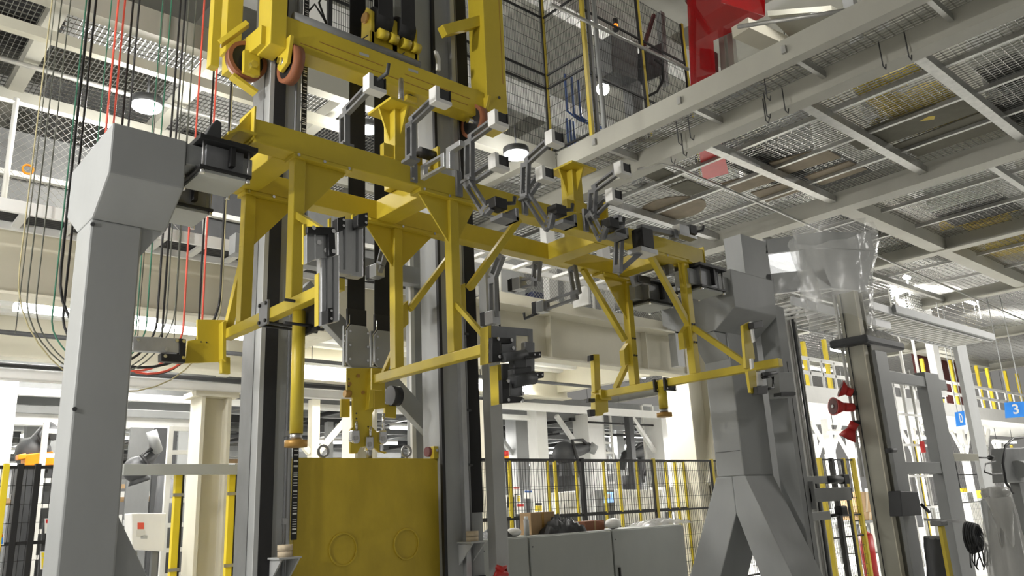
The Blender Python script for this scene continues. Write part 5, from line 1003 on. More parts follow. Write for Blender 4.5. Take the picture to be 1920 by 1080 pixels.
b0 = at(1060, 950, Y=13); robot((b0.x, 13, 0.0), 'dark robot with round shoulder behind the black fence post', [at(1065, 905, Y=13), at(1058, 850, Y=13), at(1105, 838, Y=12.9), at(1118, 845, Y=12.8)], m='charcoal', wrist='grey', s=1.35, base='charcoal', bh=1.0)
b0 = at(1190, 960, Y=14); robot((b0.x, 14, 0.0), 'dark robot reaching down behind the white ladder', [at(1196, 900, Y=14), at(1205, 846, Y=14), at(1172, 852, Y=13.9), at(1165, 878, Y=13.9)], m='charcoal', s=1.2, base='charcoal', bh=1.0)
b0 = at(1250, 960, Y=15); robot((b0.x, 15, 0.0), 'dark robot partly hidden by the second slim ladder', [at(1245, 905, Y=15), at(1240, 850, Y=15), at(1268, 842, Y=15), at(1278, 860, Y=15)], m='black', s=1.0, base='charcoal', bh=1.0)

# white cabinets, panels and screens in the cell
def panel(nm, m, Y, quad, lab, cat, d=0.25, legs=True):
    P = [at(*q, Y=Y) for q in quad]; t = thing(nm, (sum(p.x for p in P) / 4, Y, 0 if legs else min(p.z for p in P)), lab, cat)
    o = build('body', m, t, prism(P, (0, d, 0)), bev=0.01)
    if legs:
        for k in (0.2, 0.8): x = P[0].x + (P[1].x - P[0].x) * k; build('leg', 'grey_dark', t, box(x - 0.03, x + 0.03, Y + 0.05, Y + 0.11, 0, min(p.z for p in P) + 0.02))
    return t
t = panel('control_box', 'white', 9.3, ((247, 962), (312, 962), (308, 1034), (247, 1030)), 'white control box with red stickers beside the left post foot', 'box')
for q4, m in ((((258, 980), (270, 980), (270, 992), (258, 992)), 'red_pipe'), (((256, 994), (272, 994), (272, 1006), (256, 1006)), 'offwhite'), (((264, 1004), (276, 1004), (276, 1010), (264, 1010)), 'grey_light')): build('sticker', m, t, prism([at(*q, Y=9.296) for q in q4], (0, 0.003, 0)))
t = panel('operator_panel', 'white', 10.2, ((1153, 918), (1242, 918), (1242, 985), (1153, 985)), 'wide white machine cabinet behind the guard fence', 'cabinet', 0.5)
t = panel('operator_panel', 'grey_dark', 10.0, ((1131, 918), (1152, 918), (1152, 1000), (1133, 1000)), 'dark operator panel with a lit blue screen', 'control panel', 0.2); build('screen', 'screen', t, prism([at(*q, Y=9.995) for q in ((1133, 923), (1151, 923), (1151, 942), (1133, 943))], (0, 0.004, 0))); build('screen_window', 'white', t, prism([at(*q, Y=9.993) for q in ((1136, 926), (1145, 926), (1145, 934), (1136, 935))], (0, 0.003, 0)))
t = panel('operator_panel', 'white', 10.2, ((1050, 923), (1084, 920), (1086, 962), (1052, 964)), 'white cabinet with outlined door left of the black fence post', 'cabinet', 0.4); build('cabinet_door', 'offwhite', t, prism([at(*q, Y=10.19) for q in ((1066, 926), (1080, 925), (1081, 950), (1067, 951))], (0, 0.01, 0)), bev=0.004)
t = panel('operator_panel', 'white', 9.8, ((950, 928), (966, 928), (966, 975), (950, 975)), 'white operator panel with dark display beside the grey pole', 'control panel', 0.2); build('screen', 'charcoal', t, prism([at(*q, Y=9.795) for q in ((952, 932), (964, 932), (964, 952), (952, 952))], (0, 0.004, 0)))
t = panel('operator_panel', 'white', 10.6, ((1246, 912), (1275, 912), (1276, 960), (1248, 960)), 'narrow white cabinet right of the yellow fence post', 'cabinet', 0.4)
def notice(px0, py0, px1, py1, Y, head, body, lab):
    t = thing('notice', at(px0, py1, Y=Y), lab, 'notice'); c_ = at((px0 + px1) / 2, py0, Y=Y); build('stand', 'charcoal', t, box(c_.x - 0.02, c_.x + 0.02, Y + 0.008, Y + 0.05, 0, c_.z)); build('board', 'white', t, prism([at(*q, Y=Y) for q in ((px0, py0), (px1, py0), (px1, py1), (px0, py1))], (0, 0.006, 0)))
    h = py0 + (py1 - py0) * 0.32
    build('heading', head, t, prism([at(*q, Y=Y - 0.003) for q in ((px0 + 2, py0 + 2), (px1 - 2, py0 + 2), (px1 - 2, h), (px0 + 2, h))], (0, 0.003, 0)))
    if body: build('symbol_field', body, t, prism([at(*q, Y=Y - 0.003) for q in ((px0 + 2, h + 1), (px1 - 2, h + 1), (px1 - 2, py1 - 2), (px0 + 2, py1 - 2))], (0, 0.003, 0)))
notice(961, 912, 976, 926, 11.5, 'red', None, 'white notice with red heading above the yellow sticker'); notice(968, 928, 977, 942, 11.4, 'yellow_bright', 'yellow_bright', 'small yellow warning sticker in the cell'); notice(968, 943, 984, 964, 11.3, 'red', None, 'white notice with red heading below the yellow sticker')
notice(982, 918, 999, 935, 11.5, 'blue_pipe', None, 'white notice with blue print left of the robot'); notice(1001, 941, 1018, 960, 11.4, 'black', 'yellow_bright', 'warning notice with black heading and yellow field'); notice(1294, 928, 1307, 942, 11.5, 'white', 'yellow_bright', 'yellow and white warning notice near the cream column')
notice(76, 1034, 86, 1068, 8.38, 'yellow_bright', 'yellow_bright', 'yellow warning strip on the left fence'); notice(84, 972, 92, 1000, 8.39, 'red', None, 'white prohibition notice on the left fence'); notice(-6, 1000, 7, 1022, 8.38, 'red', 'blue', 'small red and blue notice at the left edge')
p = at(950, 865, Y=12); t = thing('signal_tower', p, 'small signal tower with red and amber lights', 'signal lamp'); build('pole', 'black', t, cyl(p + V((0, 0, -0.25)), p, 0.02, 8)); build('amber_light', 'orange', t, cyl(p, p + V((0, 0, 0.1)), 0.05, 12)); build('red_light', 'red', t, cyl(p + V((0, 0, 0.1)), p + V((0, 0, 0.2)), 0.05, 12)); build('pole_foot', 'black', t, cyl((p.x, 12, 0), (p.x, 12, p.z - 0.25), 0.02, 8))

# columns and braces of the far structure
def post(px0, px1, py, Y, z1, m, lab, z0=0.0, br=None, group='pale columns of the far structure'):
    a, b = at(px0, py, Y=Y).x, at(px1, py, Y=Y).x
    t = thing('steel_column', ((a + b) / 2, Y, z0), lab, 'column', group); w = b - a
    build('column_shaft', m, t, box(a, b, Y, Y + w, z0, z1), bev=0.006); build('base_plate', m, t, box(a - 0.1, b + 0.1, Y - 0.1, Y + w + 0.1, z0, z0 + 0.025))
    if br:
        for s in br: build('knee_brace', m, t, bar(((a + b) / 2 + s * w / 2, Y + w / 2, z1 - 0.9), ((a + b) / 2 + s * (w / 2 + 0.8), Y + w / 2, z1 - 0.05), 0.09, 0.09))
    return t
post(1103, 1130, 800, 13.2, 3.75, 'white', 'bright white column beside the bumper post', br=(-1,)); post(1243, 1270, 820, 12.6, 3.75, 'white', 'bright white column below the hanging stop post', br=(-1, 1))
post(1007, 1026, 800, 12.8, 3.75, 'offwhite', 'white column in front of the dark robot'); post(968, 990, 820, 14.2, 3.8, 'grey_light', 'grey column with knee braces left of the robot', br=(-1, 1)); post(1155, 1168, 800, 15, 3.8, 'grey', 'slim grey column between the ladders', br=(-1, 1)); post(1182, 1190, 820, 12.5, 3.7, 'charcoal', 'slim black column right of the grey one')
post(898, 922, 820, 11, 3.6, 'cream', 'cream column directly right of the right mast'); post(585, 600, 800, 12.5, 3.6, 'cream', 'pale column just right of the stop post', br=(-1, 1)); post(1005, 1012, 900, 15, 3.8, 'offwhite', 'narrow white column at the white notice')
struct('hall_roof', 'grey_dark', box(-6, 26, 13.4, 34, 3.9, 4.1)); 
for k in range(10): struct('roof_beam', ('grey_dark', 'grey', 'charcoal')[k % 3], box(-6, 26, 13.6 + k * 1.3, 13.72 + k * 1.3, 3.62, 3.9))
for k in range(14): struct('roof_pipe', ('grey', 'charcoal', 'black')[k % 3], box(-2 + k * 2.0, -1.9 + k * 2.0, 13.5, 30, 3.6, 3.68))
for k in range(3): t = tube_lamp(0, 0, 4, 0.1, '') if False else None
struct('girt', 'white', box(5.5, 16, 12.4, 12.5, 3.62, 3.78)); struct('girt', 'white', box(-6, 5.6, 14.2, 14.4, 3.22, 3.46)); struct('girt', 'grey', box(1.0, 5.2, 12.6, 12.7, 3.2, 3.3))
# shelving, conveyors and machines filling the far hall
FH = 'machines in the far hall'
rnd = random.Random(3)
CW = {'white': 'white', 'offwhite': 'off-white', 'grey_dark': 'dark grey', 'grey': 'grey', 'charcoal': 'charcoal', 'black': 'black', 'grey_light': 'light grey', 'galvanised': 'bright steel'}
labs = ['grey', 'white', 'charcoal', 'orange', 'blue', 'pale']
for k in range(34):
    Y = rnd.uniform(14.5, 30); px = rnd.uniform(-80, 1500); p = at(px, 930, Y=Y); m = rnd.choice(('grey', 'charcoal', 'black', 'grey_dark', 'offwhite', 'grey_dark', 'charcoal', 'white')); w = rnd.uniform(0.4, 1.3); h = rnd.uniform(0.9, 2.3)
    t = thing('machine_block', (p.x, Y, 0), 'small ' + CW[m] + ' machine block deep in the far hall', 'machine', FH)
    build('machine_body', m, t, box(p.x - w / 2, p.x + w / 2, Y, Y + 0.8, 0.05, h), bev=0.02); build('machine_head', rnd.choice(('white', 'charcoal', 'grey', 'yellow_bright', 'white')), t, box(p.x - w / 3, p.x + w / 4, Y + 0.1, Y + 0.6, h, h + rnd.uniform(0.2, 0.8)), bev=0.02)
FP = 'slender posts of the far hall'
for k in range(46):
    Y = rnd.uniform(14, 34); px = rnd.uniform(-60, 1950); p = at(px, 900, Y=Y); m = rnd.choice(('white', 'offwhite', 'grey_dark', 'grey', 'white', 'charcoal'))
    w = rnd.uniform(0.07, 0.22); build('steel_post', m, None, box(p.x, p.x + w, Y, Y + w, 0, rnd.uniform(3.4, 3.9) if px < 1350 else rnd.uniform(3.0, 4.4)), label='slender ' + CW[m] + ' post deep in the far hall', cat='post', group=FP)
FR = 'far conveyors'
for k in range(12):
    Y = rnd.uniform(16, 34); px = rnd.uniform(-50, 1400); p = at(px, 880, Y=Y); z = rnd.uniform(2.2, 3.3); L = rnd.uniform(2, 6)
    t = thing('overhead_conveyor', (p.x, Y, z), 'overhead conveyor rail deep in the far hall', 'conveyor', FR); build('conveyor_rail', rnd.choice(('white', 'offwhite', 'grey_light')), t, box(p.x, p.x + L, Y, Y + 0.1, z, z + 0.12)); build('conveyor_rail', 'carton', t, box(p.x, p.x + L, Y + 0.5, Y + 0.6, z - 0.1, z + 0.05)); 
    for s in (0.1, 0.5, 0.9): build('hanger', 'grey', t, box(p.x + L * s, p.x + L * s + 0.05, Y + 0.1, Y + 0.15, z, 3.9))
for k, (px, py, L, Y) in enumerate(((120, 745, 3, 17), (300, 760, 3, 18), (560, 765, 3, 20), (900, 770, 4, 22), (1000, 790, 4, 26), (1150, 780, 4, 22), (180, 930, 2, 24), (620, 860, 3, 26))):
    tube_lamp(px, py, at(px, py, Y=Y).z, L, 'added tube lamp brightening the far hall', 200, 'tube lamps of the far hall')
for y in (15.2, 18.6, 22.4, 26.5):  # regular lamp rows added to brighten the dim far hall
    for x in (-3, 3.5, 10, 16.5, 22.5):
        p = V((x, y, 3.5)); t = thing('tube_lamp', p, 'added tube lamp brightening the far hall', 'lamp', 'tube lamps of the far hall')
        build('housing', 'white', t, bar(p + V((0, 0, 0.06)), p + V((2.4, 0, 0.06)), 0.14, 0.06)); build('lamp_tube', 'tube_glow', t, bar(p, p + V((2.4, 0, 0)), 0.1, 0.06)); lamp_light(t, p + V((1.2, 0, -0.05)), 2.4, 0.1, 150)

# dark partitions of the robot cells and the tangle of pipes under the far roof
for k, (a, b, Y, z1, lab) in enumerate(((236, 372, 12.2, 3.0, 'dark grey partition behind the ladder right of the left post'), (28, 112, 13.0, 2.9, 'dark grey partition behind the orange robot at the lower left'), (560, 640, 14.0, 2.6, 'dark grey partition seen left of the yellow linkage'), (1010, 1095, 15.2, 2.7, 'dark grey partition behind the round-shouldered robot'), (1165, 1225, 15.6, 2.6, 'dark grey partition behind the second robot'))):
    x0, x1 = tx(a, 900, Y), tx(b, 900, Y); t = thing('cell_partition', ((x0 + x1) / 2, Y, 0), lab, 'partition')
    n = 3
    for i in range(n): build('partition_panel', ('grey_dark', 'charcoal', 'grey')[i % 3], t, box(x0 + (x1 - x0) * i / n + 0.01, x0 + (x1 - x0) * (i + 1) / n - 0.01, Y, Y + 0.05, 0.05, z1), bev=0.005)
    build('partition_rail', 'grey_light', t, box(x0, x1, Y - 0.03, Y, z1 * 0.55, z1 * 0.55 + 0.08))
for k in range(26):
    Y = rnd.uniform(12.5, 22); px = rnd.uniform(880, 1330) if k % 3 else rnd.uniform(100, 640); p = at(px, 775, Y=Y); z = rnd.uniform(3.0, 3.55); L = rnd.uniform(1.5, 5); d = V((L, 0, 0)) if k % 2 else V((rnd.uniform(-0.5, 0.5), L, 0))
    m = rnd.choice(('charcoal', 'black', 'grey', 'grey_dark', 'galvanised')); build('overhead_pipe', m, None, cyl((p.x, Y, z), V((p.x, Y, z)) + d, rnd.uniform(0.02, 0.05), 8), label=CW[m] + ' pipe hung below the far hall roof running ' + ('left to right' if k % 2 else 'away from the viewer'), cat='pipe', group='pipes under the far roof')

# ================================================================== RIGHT-HAND SIDE
def txt(s, m, parent, origin, right, up, size):
    """Raised lettering: right and up are world directions of the reading plane."""
    c = bpy.data.curves.new('letters', 'FONT'); c.body = s; c.size = size; c.align_x = 'CENTER'; c.align_y = 'CENTER'; c.extrude = 0.004; c.offset = size * 0.018
    o = bpy.data.objects.new('tmp', c); COL.objects.link(o); dg = bpy.context.evaluated_depsgraph_get(); me = bpy.data.meshes.new_from_object(o.evaluated_get(dg)); bpy.data.objects.remove(o)
    me.materials.clear(); me.materials.append(MATS[m]); k = bpy.data.objects.new('lettering', me); COL.objects.link(k); k.parent = parent
    r, u = V(right), V(up); n = r.cross(u); R = Matrix((r, u, n)).transposed().to_4x4(); k.matrix_local = Matrix.Translation(V(origin) - ORG[parent.name]) @ R; return k
# beige column with conduit
YB2 = 4.5
xa = tx(1643, 800, YB2); xb = tx(1659, 800, YB2)
t = thing('beige_column', ((xa + xb) / 2, YB2 + 0.2, 0), 'beige steel column wrapped in clear film at the top right', 'column')
zt = at(1600, 545, Y=YB2).z
yb_ = at(1608, 800, X=xa).y; build('flange', 'beige', t, box(xa, xa + 0.03, YB2, yb_, 0, zt)); build('flange', 'beige', t, box(xb - 0.03, xb, YB2, yb_, 0, zt)); build('web', 'beige', t, box(xa + 0.03, xb - 0.03, (YB2 + yb_) / 2 - 0.02, (YB2 + yb_) / 2 + 0.02, 0, zt))
build('edge_strip', 'cream', t, box(xa - 0.004, xa + 0.09, YB2 - 0.012, YB2, 0, zt)); build('conduit', 'charcoal', t, cyl((xa - 0.012, yb_ - 0.05, 0.1), (xa - 0.012, yb_ - 0.05, zt), 0.006, 6)); build('conduit', 'offwhite', t, cyl((xa - 0.02, yb_ + 0.03, 1.8), (xa - 0.02, yb_ + 0.03, zt), 0.02, 8))
zc_ = at(1620, 640, Y=YB2).z
build('collar', 'charcoal', t, box(xa - 0.12, xa + 1.0, YB2 - 0.12, yb_ + 0.15, zc_ - 0.05, zc_ + 0.06), bev=0.03)
v = []; f = []; sm = []
# clear film draped round the column head
def drape(nm, cx, cy, rx, ry, z0, z1, n=40, m=26, parent=None, mt='film', seed=1, flare=0.25, top=1.0):
    rr = random.Random(seed); ph = [rr.uniform(0, 6.28) for _ in range(8)]; v = []; f = []; sm = []
    for j in range(m + 1):
        w = j / m
        for i in range(n):
            a = 2 * PI * i / n; k = 1 + 0.10 * math.sin(3 * a + ph[0] + 3 * w) + 0.07 * math.sin(7 * a + ph[1] - 5 * w) + 0.05 * math.sin(13 * a + ph[2] + 9 * w) + rr.uniform(-0.03, 0.03)
            s = (top * w + (1 - w) * flare) if True else 1
            v.append((cx + rx * k * s * math.cos(a), cy + ry * k * s * math.sin(a), z0 + (z1 - z0) * w + 0.12 * math.sin(2 * a + ph[3]) * (1 - w) + rr.uniform(-0.015, 0.015)))
    for j in range(m):
        for i in range(n): f.append((j * n + i, j * n + (i + 1) % n, (j + 1) * n + (i + 1) % n, (j + 1) * n + i)); sm.append(1)
    return build(nm, mt, parent, (v, f, sm))
fz0, fz1 = at(1600, 610, Y=YB2).z, at(1600, 432, Y=YB2).z
d = drape('plastic_film', xa + 0.05, YB2 + 0.22, 0.5, 0.5, fz0 + 0.05, fz1, seed=4, flare=0.72, top=1.05); tag(d, 'torn clear film hanging round the head of the beige column', 'plastic film')
d = sheet('plastic_film', 'film_thick', xa + 0.1, xa + 0.95, YB2 - 0.1, YB2 + 0.45, zc_ + 0.06, 0.26, 'bunched white film lying on the dark collar of the beige column', 'plastic film', 18)
# wrapped gantry frame with a window opening next to the film
YW = 6.1
fr = thing('gantry_head', V((at(1412, 540, Y=YW).x, YW, 0)), 'grey gantry head with a bright window opening under clear film', 'frame')
def fp(nm, m, quad, y=YW, dd=0.12): return build(nm, m, fr, prism([at(*q, Y=y) for q in quad], (0, dd, 0)), bev=0.006)
fp('top_rail', 'grey', ((1436, 449), (1545, 434), (1632, 436), (1640, 470), (1545, 463), (1436, 476))); fp('bottom_rail', 'grey', ((1436, 514), (1545, 503), (1560, 540), (1436, 552))); fp('side_rail', 'grey', ((1510, 466), (1640, 470), (1625, 545), (1560, 540), (1513, 507)))
build('gantry_post', 'grey', fr, box(at(1389, 444, Y=YW).x, at(1436, 444, Y=YW).x, YW, YW + 0.3, 0, at(1412, 446, Y=YW).z), bev=0.006); fp('glow_sheet', 'panel_glow', ((1437, 477), (1511, 467), (1514, 508), (1439, 518)), YW + 0.45, 0.02)  # glowing sheet behind the opening stands in for the brightness beyond it
build('window_film', 'film', fr, prism([at(*q, Y=YW + 0.06) for q in ((1437, 477), (1511, 467), (1514, 508), (1439, 516))], (0, 0.004, 0)))
sf2 = at(1490, 545, Y=YW); d = drape('plastic_film', sf2.x + 0.1, YW + 0.05, 0.75, 0.16, at(1490, 560, Y=YW).z, at(1490, 500, Y=YW).z, seed=9, n=30, m=10, flare=0.9); tag(d, 'clear film wrapped round the lower rail of the gantry head', 'plastic film')
# cable ladders at the right
def lad(x0, x1, y0, y1, z, lab, n, m='offwhite', side='grey_light'):
    t = thing('cable_ladder', ((x0 + x1) / 2, (y0 + y1) / 2, z), lab, 'cable tray')
    for y in (y0, y1): build('side_rail', side, t, box(x0, x1, y - 0.02, y + 0.02, z - 0.02, z + 0.1))
    for k in range(n): x = x0 + (k + 0.5) * (x1 - x0) / n; build('rung', m, t, box(x - 0.03, x + 0.03, y0 + 0.02, y1 - 0.02, z, z + 0.03))
    return t
Zl = 4.35; y1_ = at(1660, 590, Z=Zl).y; x1_ = at(1660, 590, Z=Zl).x; x2_ = at(1880, 636, Z=Zl).x
lt = lad(at(1640, 575, Z=Zl).x, x2_, y1_ - 0.1, y1_ + 0.65, Zl, 'pale cable ladder running away to the right of the beige column', 26); build('side_channel', 'grey', lt, box(x1_, x2_, y1_ - 0.18, y1_ - 0.12, Zl, Zl + 0.13), bev=0.004)
Zk = 4.15; pa = at(1448, 578, Z=Zk); pb_ = at(1560, 600, Z=Zk); lad(pa.x, pb_.x + 1.5, pa.y - 0.3, pa.y + 0.5, Zk, 'pale cable ladder just right of the right post', 12)
# posts on the right
def upost(px0, px1, py, Y, z1, m, lab, extra=None, conduits=0):
    a, b = tx(px0, py, Y), tx(px1, py, Y); t = thing('upright', ((a + b) / 2, Y, 0), lab, 'post'); w = b - a
    build('upright_shaft', m, t, box(a, b, Y, Y + (0.04 if m == 'yellow' else 0.1), 0, z1), bev=0.006); build('base_plate', m, t, box(a - 0.05, b + 0.05, Y - 0.05, Y + min(w, 0.25) + 0.05, 0, 0.02))
    for k in range(conduits): x = b - 0.04 - 0.07 * k; build('conduit', ('galvanised', 'charcoal', 'galvanised')[k % 3], t, cyl((x, Y - 0.03, 0.2), (x, Y - 0.03, z1), 0.018, 8))
    return t, a, b
t, a, b = upost(1490, 1518, 800, 6.0, at(1486, 582, Y=6.0).z, 'offwhite', 'tall pale grey upright with conduits right of the guide column', conduits=3)
build('knee_brace', 'grey_light', t, bar((b - 0.02, 6.1, at(1513, 625, Y=6).z), (b + 0.42, 6.1, at(1540, 578, Y=6).z), 0.05, 0.05)); build('gooseneck', 'white', t, tube([(a + 0.05, 5.97, 3.5), (a + 0.05, 5.97, 4.2), (a + 0.15, 5.95, 4.33), (a + 0.35, 5.93, 4.3)], 0.025, 8))
t, a, b = upost(1814, 1832, 750, 6.6, at(1800, 640, Y=6.6).z, 'grey_light', 'pale grey upright carrying the right end of the cable ladder')
# grey machine frame at the right
YM = 4.4
mf = thing('machine_gantry', (at(1720, 900, Y=YM).x, YM, 0), 'grey welded machine gantry in front of the beige column', 'gantry')
x0_, x1_m = tx(1682, 900, YM), tx(1704, 900, YM); ztp = at(1660, 660, Y=YM).z
build('upright', 'grey', mf, box(x0_, x1_m, YM, YM + 0.05, 0, ztp), bev=0.006)
for (py, h) in ((713, 0.07), (877, 0.075)):
    z = at(1720, py, Y=YM).z; build('cross_rail', 'grey', mf, box(x1_m, tx(1775, py, YM), YM + 0.01, YM + 0.09, z - h, z + h), bev=0.005)
zq = at(1760, 708, Y=YM).z; xx0, xx1 = tx(1752, 800, YM), tx(1778, 800, YM); build('upright', 'grey', mf, box(xx0, xx1, YM, YM + 0.14, 0, zq + 0.05), bev=0.006)
z = at(1815, 857, Y=YM).z; build('side_arm', 'beige', mf, box(xx1, tx(1835, 857, YM), YM, YM + 0.1, z - 0.05, z + 0.05), bev=0.005); build('arm_rod', 'black', mf, cyl((tx(1835, 857, YM), YM + 0.05, z), (tx(1862, 857, YM), YM + 0.05, z), 0.012, 8)); build('arm_tip', 'black', mf, cyl((tx(1862, 857, YM), YM + 0.05, z), (tx(1868, 857, YM), YM + 0.05, z), 0.035, 10))
build('junction_box', 'charcoal', mf, prism([at(*q, Y=YM - 0.15) for q in ((1688, 920), (1722, 922), (1730, 966), (1692, 968))], (0, 0.15, 0)), bev=0.01); build('limit_switch', 'charcoal', mf, cyl(at(1664, 845, Y=YM - 0.1), at(1678, 844, Y=YM - 0.1), 0.03, 10)); build('box_plunger', 'black', mf, cyl(at(1728, 946, Y=YM - 0.1), at(1742, 960, Y=YM - 0.1), 0.02, 8))
# dark hopper and yellow hydraulic post below
hp = thing('cover_hood', at(1760, 1080, Y=4.0), 'dark grey canvas hood at the bottom right beside the yellow post', 'hood'); hx_ = at(1757, 1050, Y=4.15).x; drape('hood_body', hx_, 4.15, 0.24, 0.2, 0.02, at(1750, 1008, Y=4.15).z, parent=hp, mt='charcoal', seed=5, n=18, m=10, flare=1.0, top=0.45); build('hood_ring', 'grey_dark', hp, cyl((hx_, 4.15, at(1750, 1008, Y=4.15).z - 0.02), (hx_, 4.15, at(1750, 1008, Y=4.15).z + 0.02), 0.1, 16))
t, a, b = upost(1776, 1783, 1050, 3.9, at(1775, 985, Y=3.9).z, 'yellow', 'yellow post standing at the bottom right by the canvas hood'); build('post_head', 'grey_dark', t, box(a - 0.05, b + 0.03, 3.87, 4.0, at(1775, 985, Y=3.9).z, at(1775, 975, Y=3.9).z), bev=0.01)
# coiled cable reel and loose cables
c = at(1820, 1008, Y=3.9); t = thing('cable_coil', c - V((0, 0, 0.2)), 'dark coil of cable under clear film at the bottom right', 'cable')
for k in range(5): build('coil_turn', 'charcoal', t, ring(c + V((0.01 * k, -0.02 * k, 0)), c + V((0.01 * k, -0.02 * k + 0.018, 0)), 0.19 - 0.008 * k, 0.165 - 0.008 * k, 28))
build('coil_hook', 'steel', t, bar(c + V((0, 0.02, 0.18)), c + V((0, YM - 3.9, 0.22)), 0.03, 0.03))
for k in range(16):
    s = at(rnd.uniform(1815, 1862), rnd.uniform(1000, 1025), Y=3.8); pts = [s]
    for j in range(4): s = s + V((rnd.uniform(-0.06, 0.06), rnd.uniform(-0.03, 0.03), rnd.uniform(-0.13, -0.02))); pts.append(s)
    build('loose_cable', 'black', t, tube(pts, 0.008, 6))
# shrouded machine at the bottom right corner
sm_ = thing('shrouded_machine', (at(1892, 1060, Y=3.5).x, 3.5, 0), 'machine shrouded in grey film at the bottom right corner', 'machine'); cxx = at(1888, 1000, Y=3.5).x; zt_ = at(1860, 915, Y=3.5).z
build('machine_core', 'grey_light', sm_, box(cxx - 0.1, cxx + 0.2, 3.42, 3.7, 0.0, zt_ - 0.12), bev=0.04); drape('film_shroud', cxx + 0.05, 3.55, 0.30, 0.26, 0.1, zt_, parent=sm_, mt='film_thick', seed=21, n=26, m=18, flare=1.0, top=0.55)
build('film_cap', 'film_thick', sm_, ball((cxx + 0.05, 3.55, zt_ - 0.06), 0.19, 0.16, 0.08)); drape('film_tail', cxx - 0.2, 3.45, 0.2, 0.12, zt_ - 0.55, zt_ - 0.1, parent=sm_, mt='film_thick', seed=33, n=16, m=8, flare=0.5)
hr = thing('hose_loop', at(1885, 880, Y=4.4), 'black hose loop with a grey motor at the right edge', 'hose'); build('hose', 'black', hr, tube([at(*q, Y=4.3) for q in ((1925, 820), (1900, 822), (1885, 836), (1880, 870), (1886, 905), (1900, 925))], 0.02, 8)); build('motor', 'grey', hr, cyl(at(1908, 880, Y=4.5), at(1915, 880, Y=4.5) + V((0.1, 0, 0)), 0.14, 20)); build('motor_body', 'grey_dark', hr, prism([at(*q, Y=4.55) for q in ((1882, 840), (1925, 838), (1925, 905), (1886, 905))], (0, 0.2, 0)), bev=0.02); build('stand', 'grey_dark', hr, box(at(1905, 900, Y=4.6).x, at(1925, 900, Y=4.6).x, 4.56, 4.7, 0, at(1905, 900, Y=4.6).z)); build('motor_cable', 'black', hr, tube([at(*q, Y=4.4) for q in ((1866, 865), (1848, 870), (1846, 885), (1860, 890), (1882, 888))], 0.012, 6))
# horn loudspeakers
HN = 'red horn sounders on the beige column'
hs = ((1598, 737, 1576, 729, 'upper'), (1599, 764, 1562, 762, 'middle'), (1603, 792, 1588, 822, 'lowest'))
for (px, py, qx, qy, w) in hs:
    p = at(px, py, X=xa - 0.08); q = at(qx, qy, X=xa - (0.16 if w == 'upper' else 0.32 if w == 'middle' else 0.12)); t = thing('horn_sounder', p, w + ' of three red horn sounders on the beige column', 'horn', HN); dd = (q - p).normalized()
    build('horn_body', 'red', t, cyl(p, lerp(p, q, 0.45), 0.055, 16)); build('horn_bell', 'red', t, cyl(lerp(p, q, 0.4), q, 0.045, 22, 0.115)); build('horn_throat', 'maroon', t, cyl(q, q + dd * 0.004, 0.1, 20)); build('horn_centre', 'white', t, cyl(q + dd * 0.004, q + dd * 0.012, 0.022, 10)); build('bracket', 'charcoal', t, bar(p, V((xa + 0.01, p.y, p.z)), 0.05, 0.05))
# extinguisher, cartons, yellow-and-black gate
p = at(1634, 1075, Y=7.6); p = V((p.x, 7.6, 0)); ze = at(1634, 1002, Y=7.6).z; t = thing('fire_extinguisher', p, 'large red fire extinguisher behind the beige column', 'fire extinguisher'); build('cylinder', 'red', t, cyl((p.x, 7.6, 0.0), (p.x, 7.6, ze), 0.13, 24)); build('shoulder', 'red', t, cyl((p.x, 7.6, ze), (p.x, 7.6, ze + 0.08), 0.13, 24, 0.04)); build('valve', 'black', t, cbox((p.x, 7.6, ze + 0.12), 0.1, 0.05, 0.08)); build('hose', 'black', t, tube([(p.x - 0.04, 7.58, ze + 0.12), (p.x - 0.18, 7.55, ze + 0.05), (p.x - 0.17, 7.5, ze - 0.4)], 0.015, 8))
for k, (a, b, c, d_, lab) in enumerate(((1608, 922, 1642, 960, 'brown carton stacked highest behind the beige column'), (1612, 960, 1650, 975, 'flat brown carton under the stacked one'))):
    P = [at(*q, Y=9.5) for q in ((a, b), (c, b), (c, d_), (a, d_))]; t = thing('carton', P[3], lab, 'box'); build('carton_body', 'carton', t, prism(P, (0, 0.5, 0)), bev=0.005); build('carton_tape', 'cork', t, prism([lerp(P[0], P[1], 0.45) + V((0, -0.003, 0)), lerp(P[0], P[1], 0.55) + V((0, -0.003, 0)), lerp(P[3], P[2], 0.55) + V((0, -0.003, 0)), lerp(P[3], P[2], 0.45) + V((0, -0.003, 0))], (0, 0.003, 0)))
pc = at(1630, 975, Y=9.6); t = thing('pallet_table', (pc.x, 9.6, 0), 'low table carrying the brown cartons', 'table'); build('table_top', 'grey', t, box(pc.x - 0.9, pc.x + 0.9, 9.45, 10.1, pc.z - 0.06, pc.z)); 
for s in (-0.8, 0.8): build('leg', 'grey_dark', t, box(pc.x + s - 0.03, pc.x + s + 0.03, 9.5, 9.56, 0, pc.z - 0.06)); build('leg', 'grey_dark', t, box(pc.x + s - 0.03, pc.x + s + 0.03, 10.0, 10.06, 0, pc.z - 0.06))
YN = 7.0; x0, x1 = tx(1548, 950, YN), tx(1612, 950, YN); mesh_fence('safety_gate', (x0, YN), (x1, YN), 0.0, at(1560, 862, Y=YN).z, 'black and yellow safety gate between the right post and beige column', [(0.0, 'yellow'), (0.35, 'black'), (0.72, 'both'), (1.0, 'yellow')], (at(1560, 862, Y=YN).z, 1.25, 0.9), sx=0.06, sz=0.16, pw=0.075)
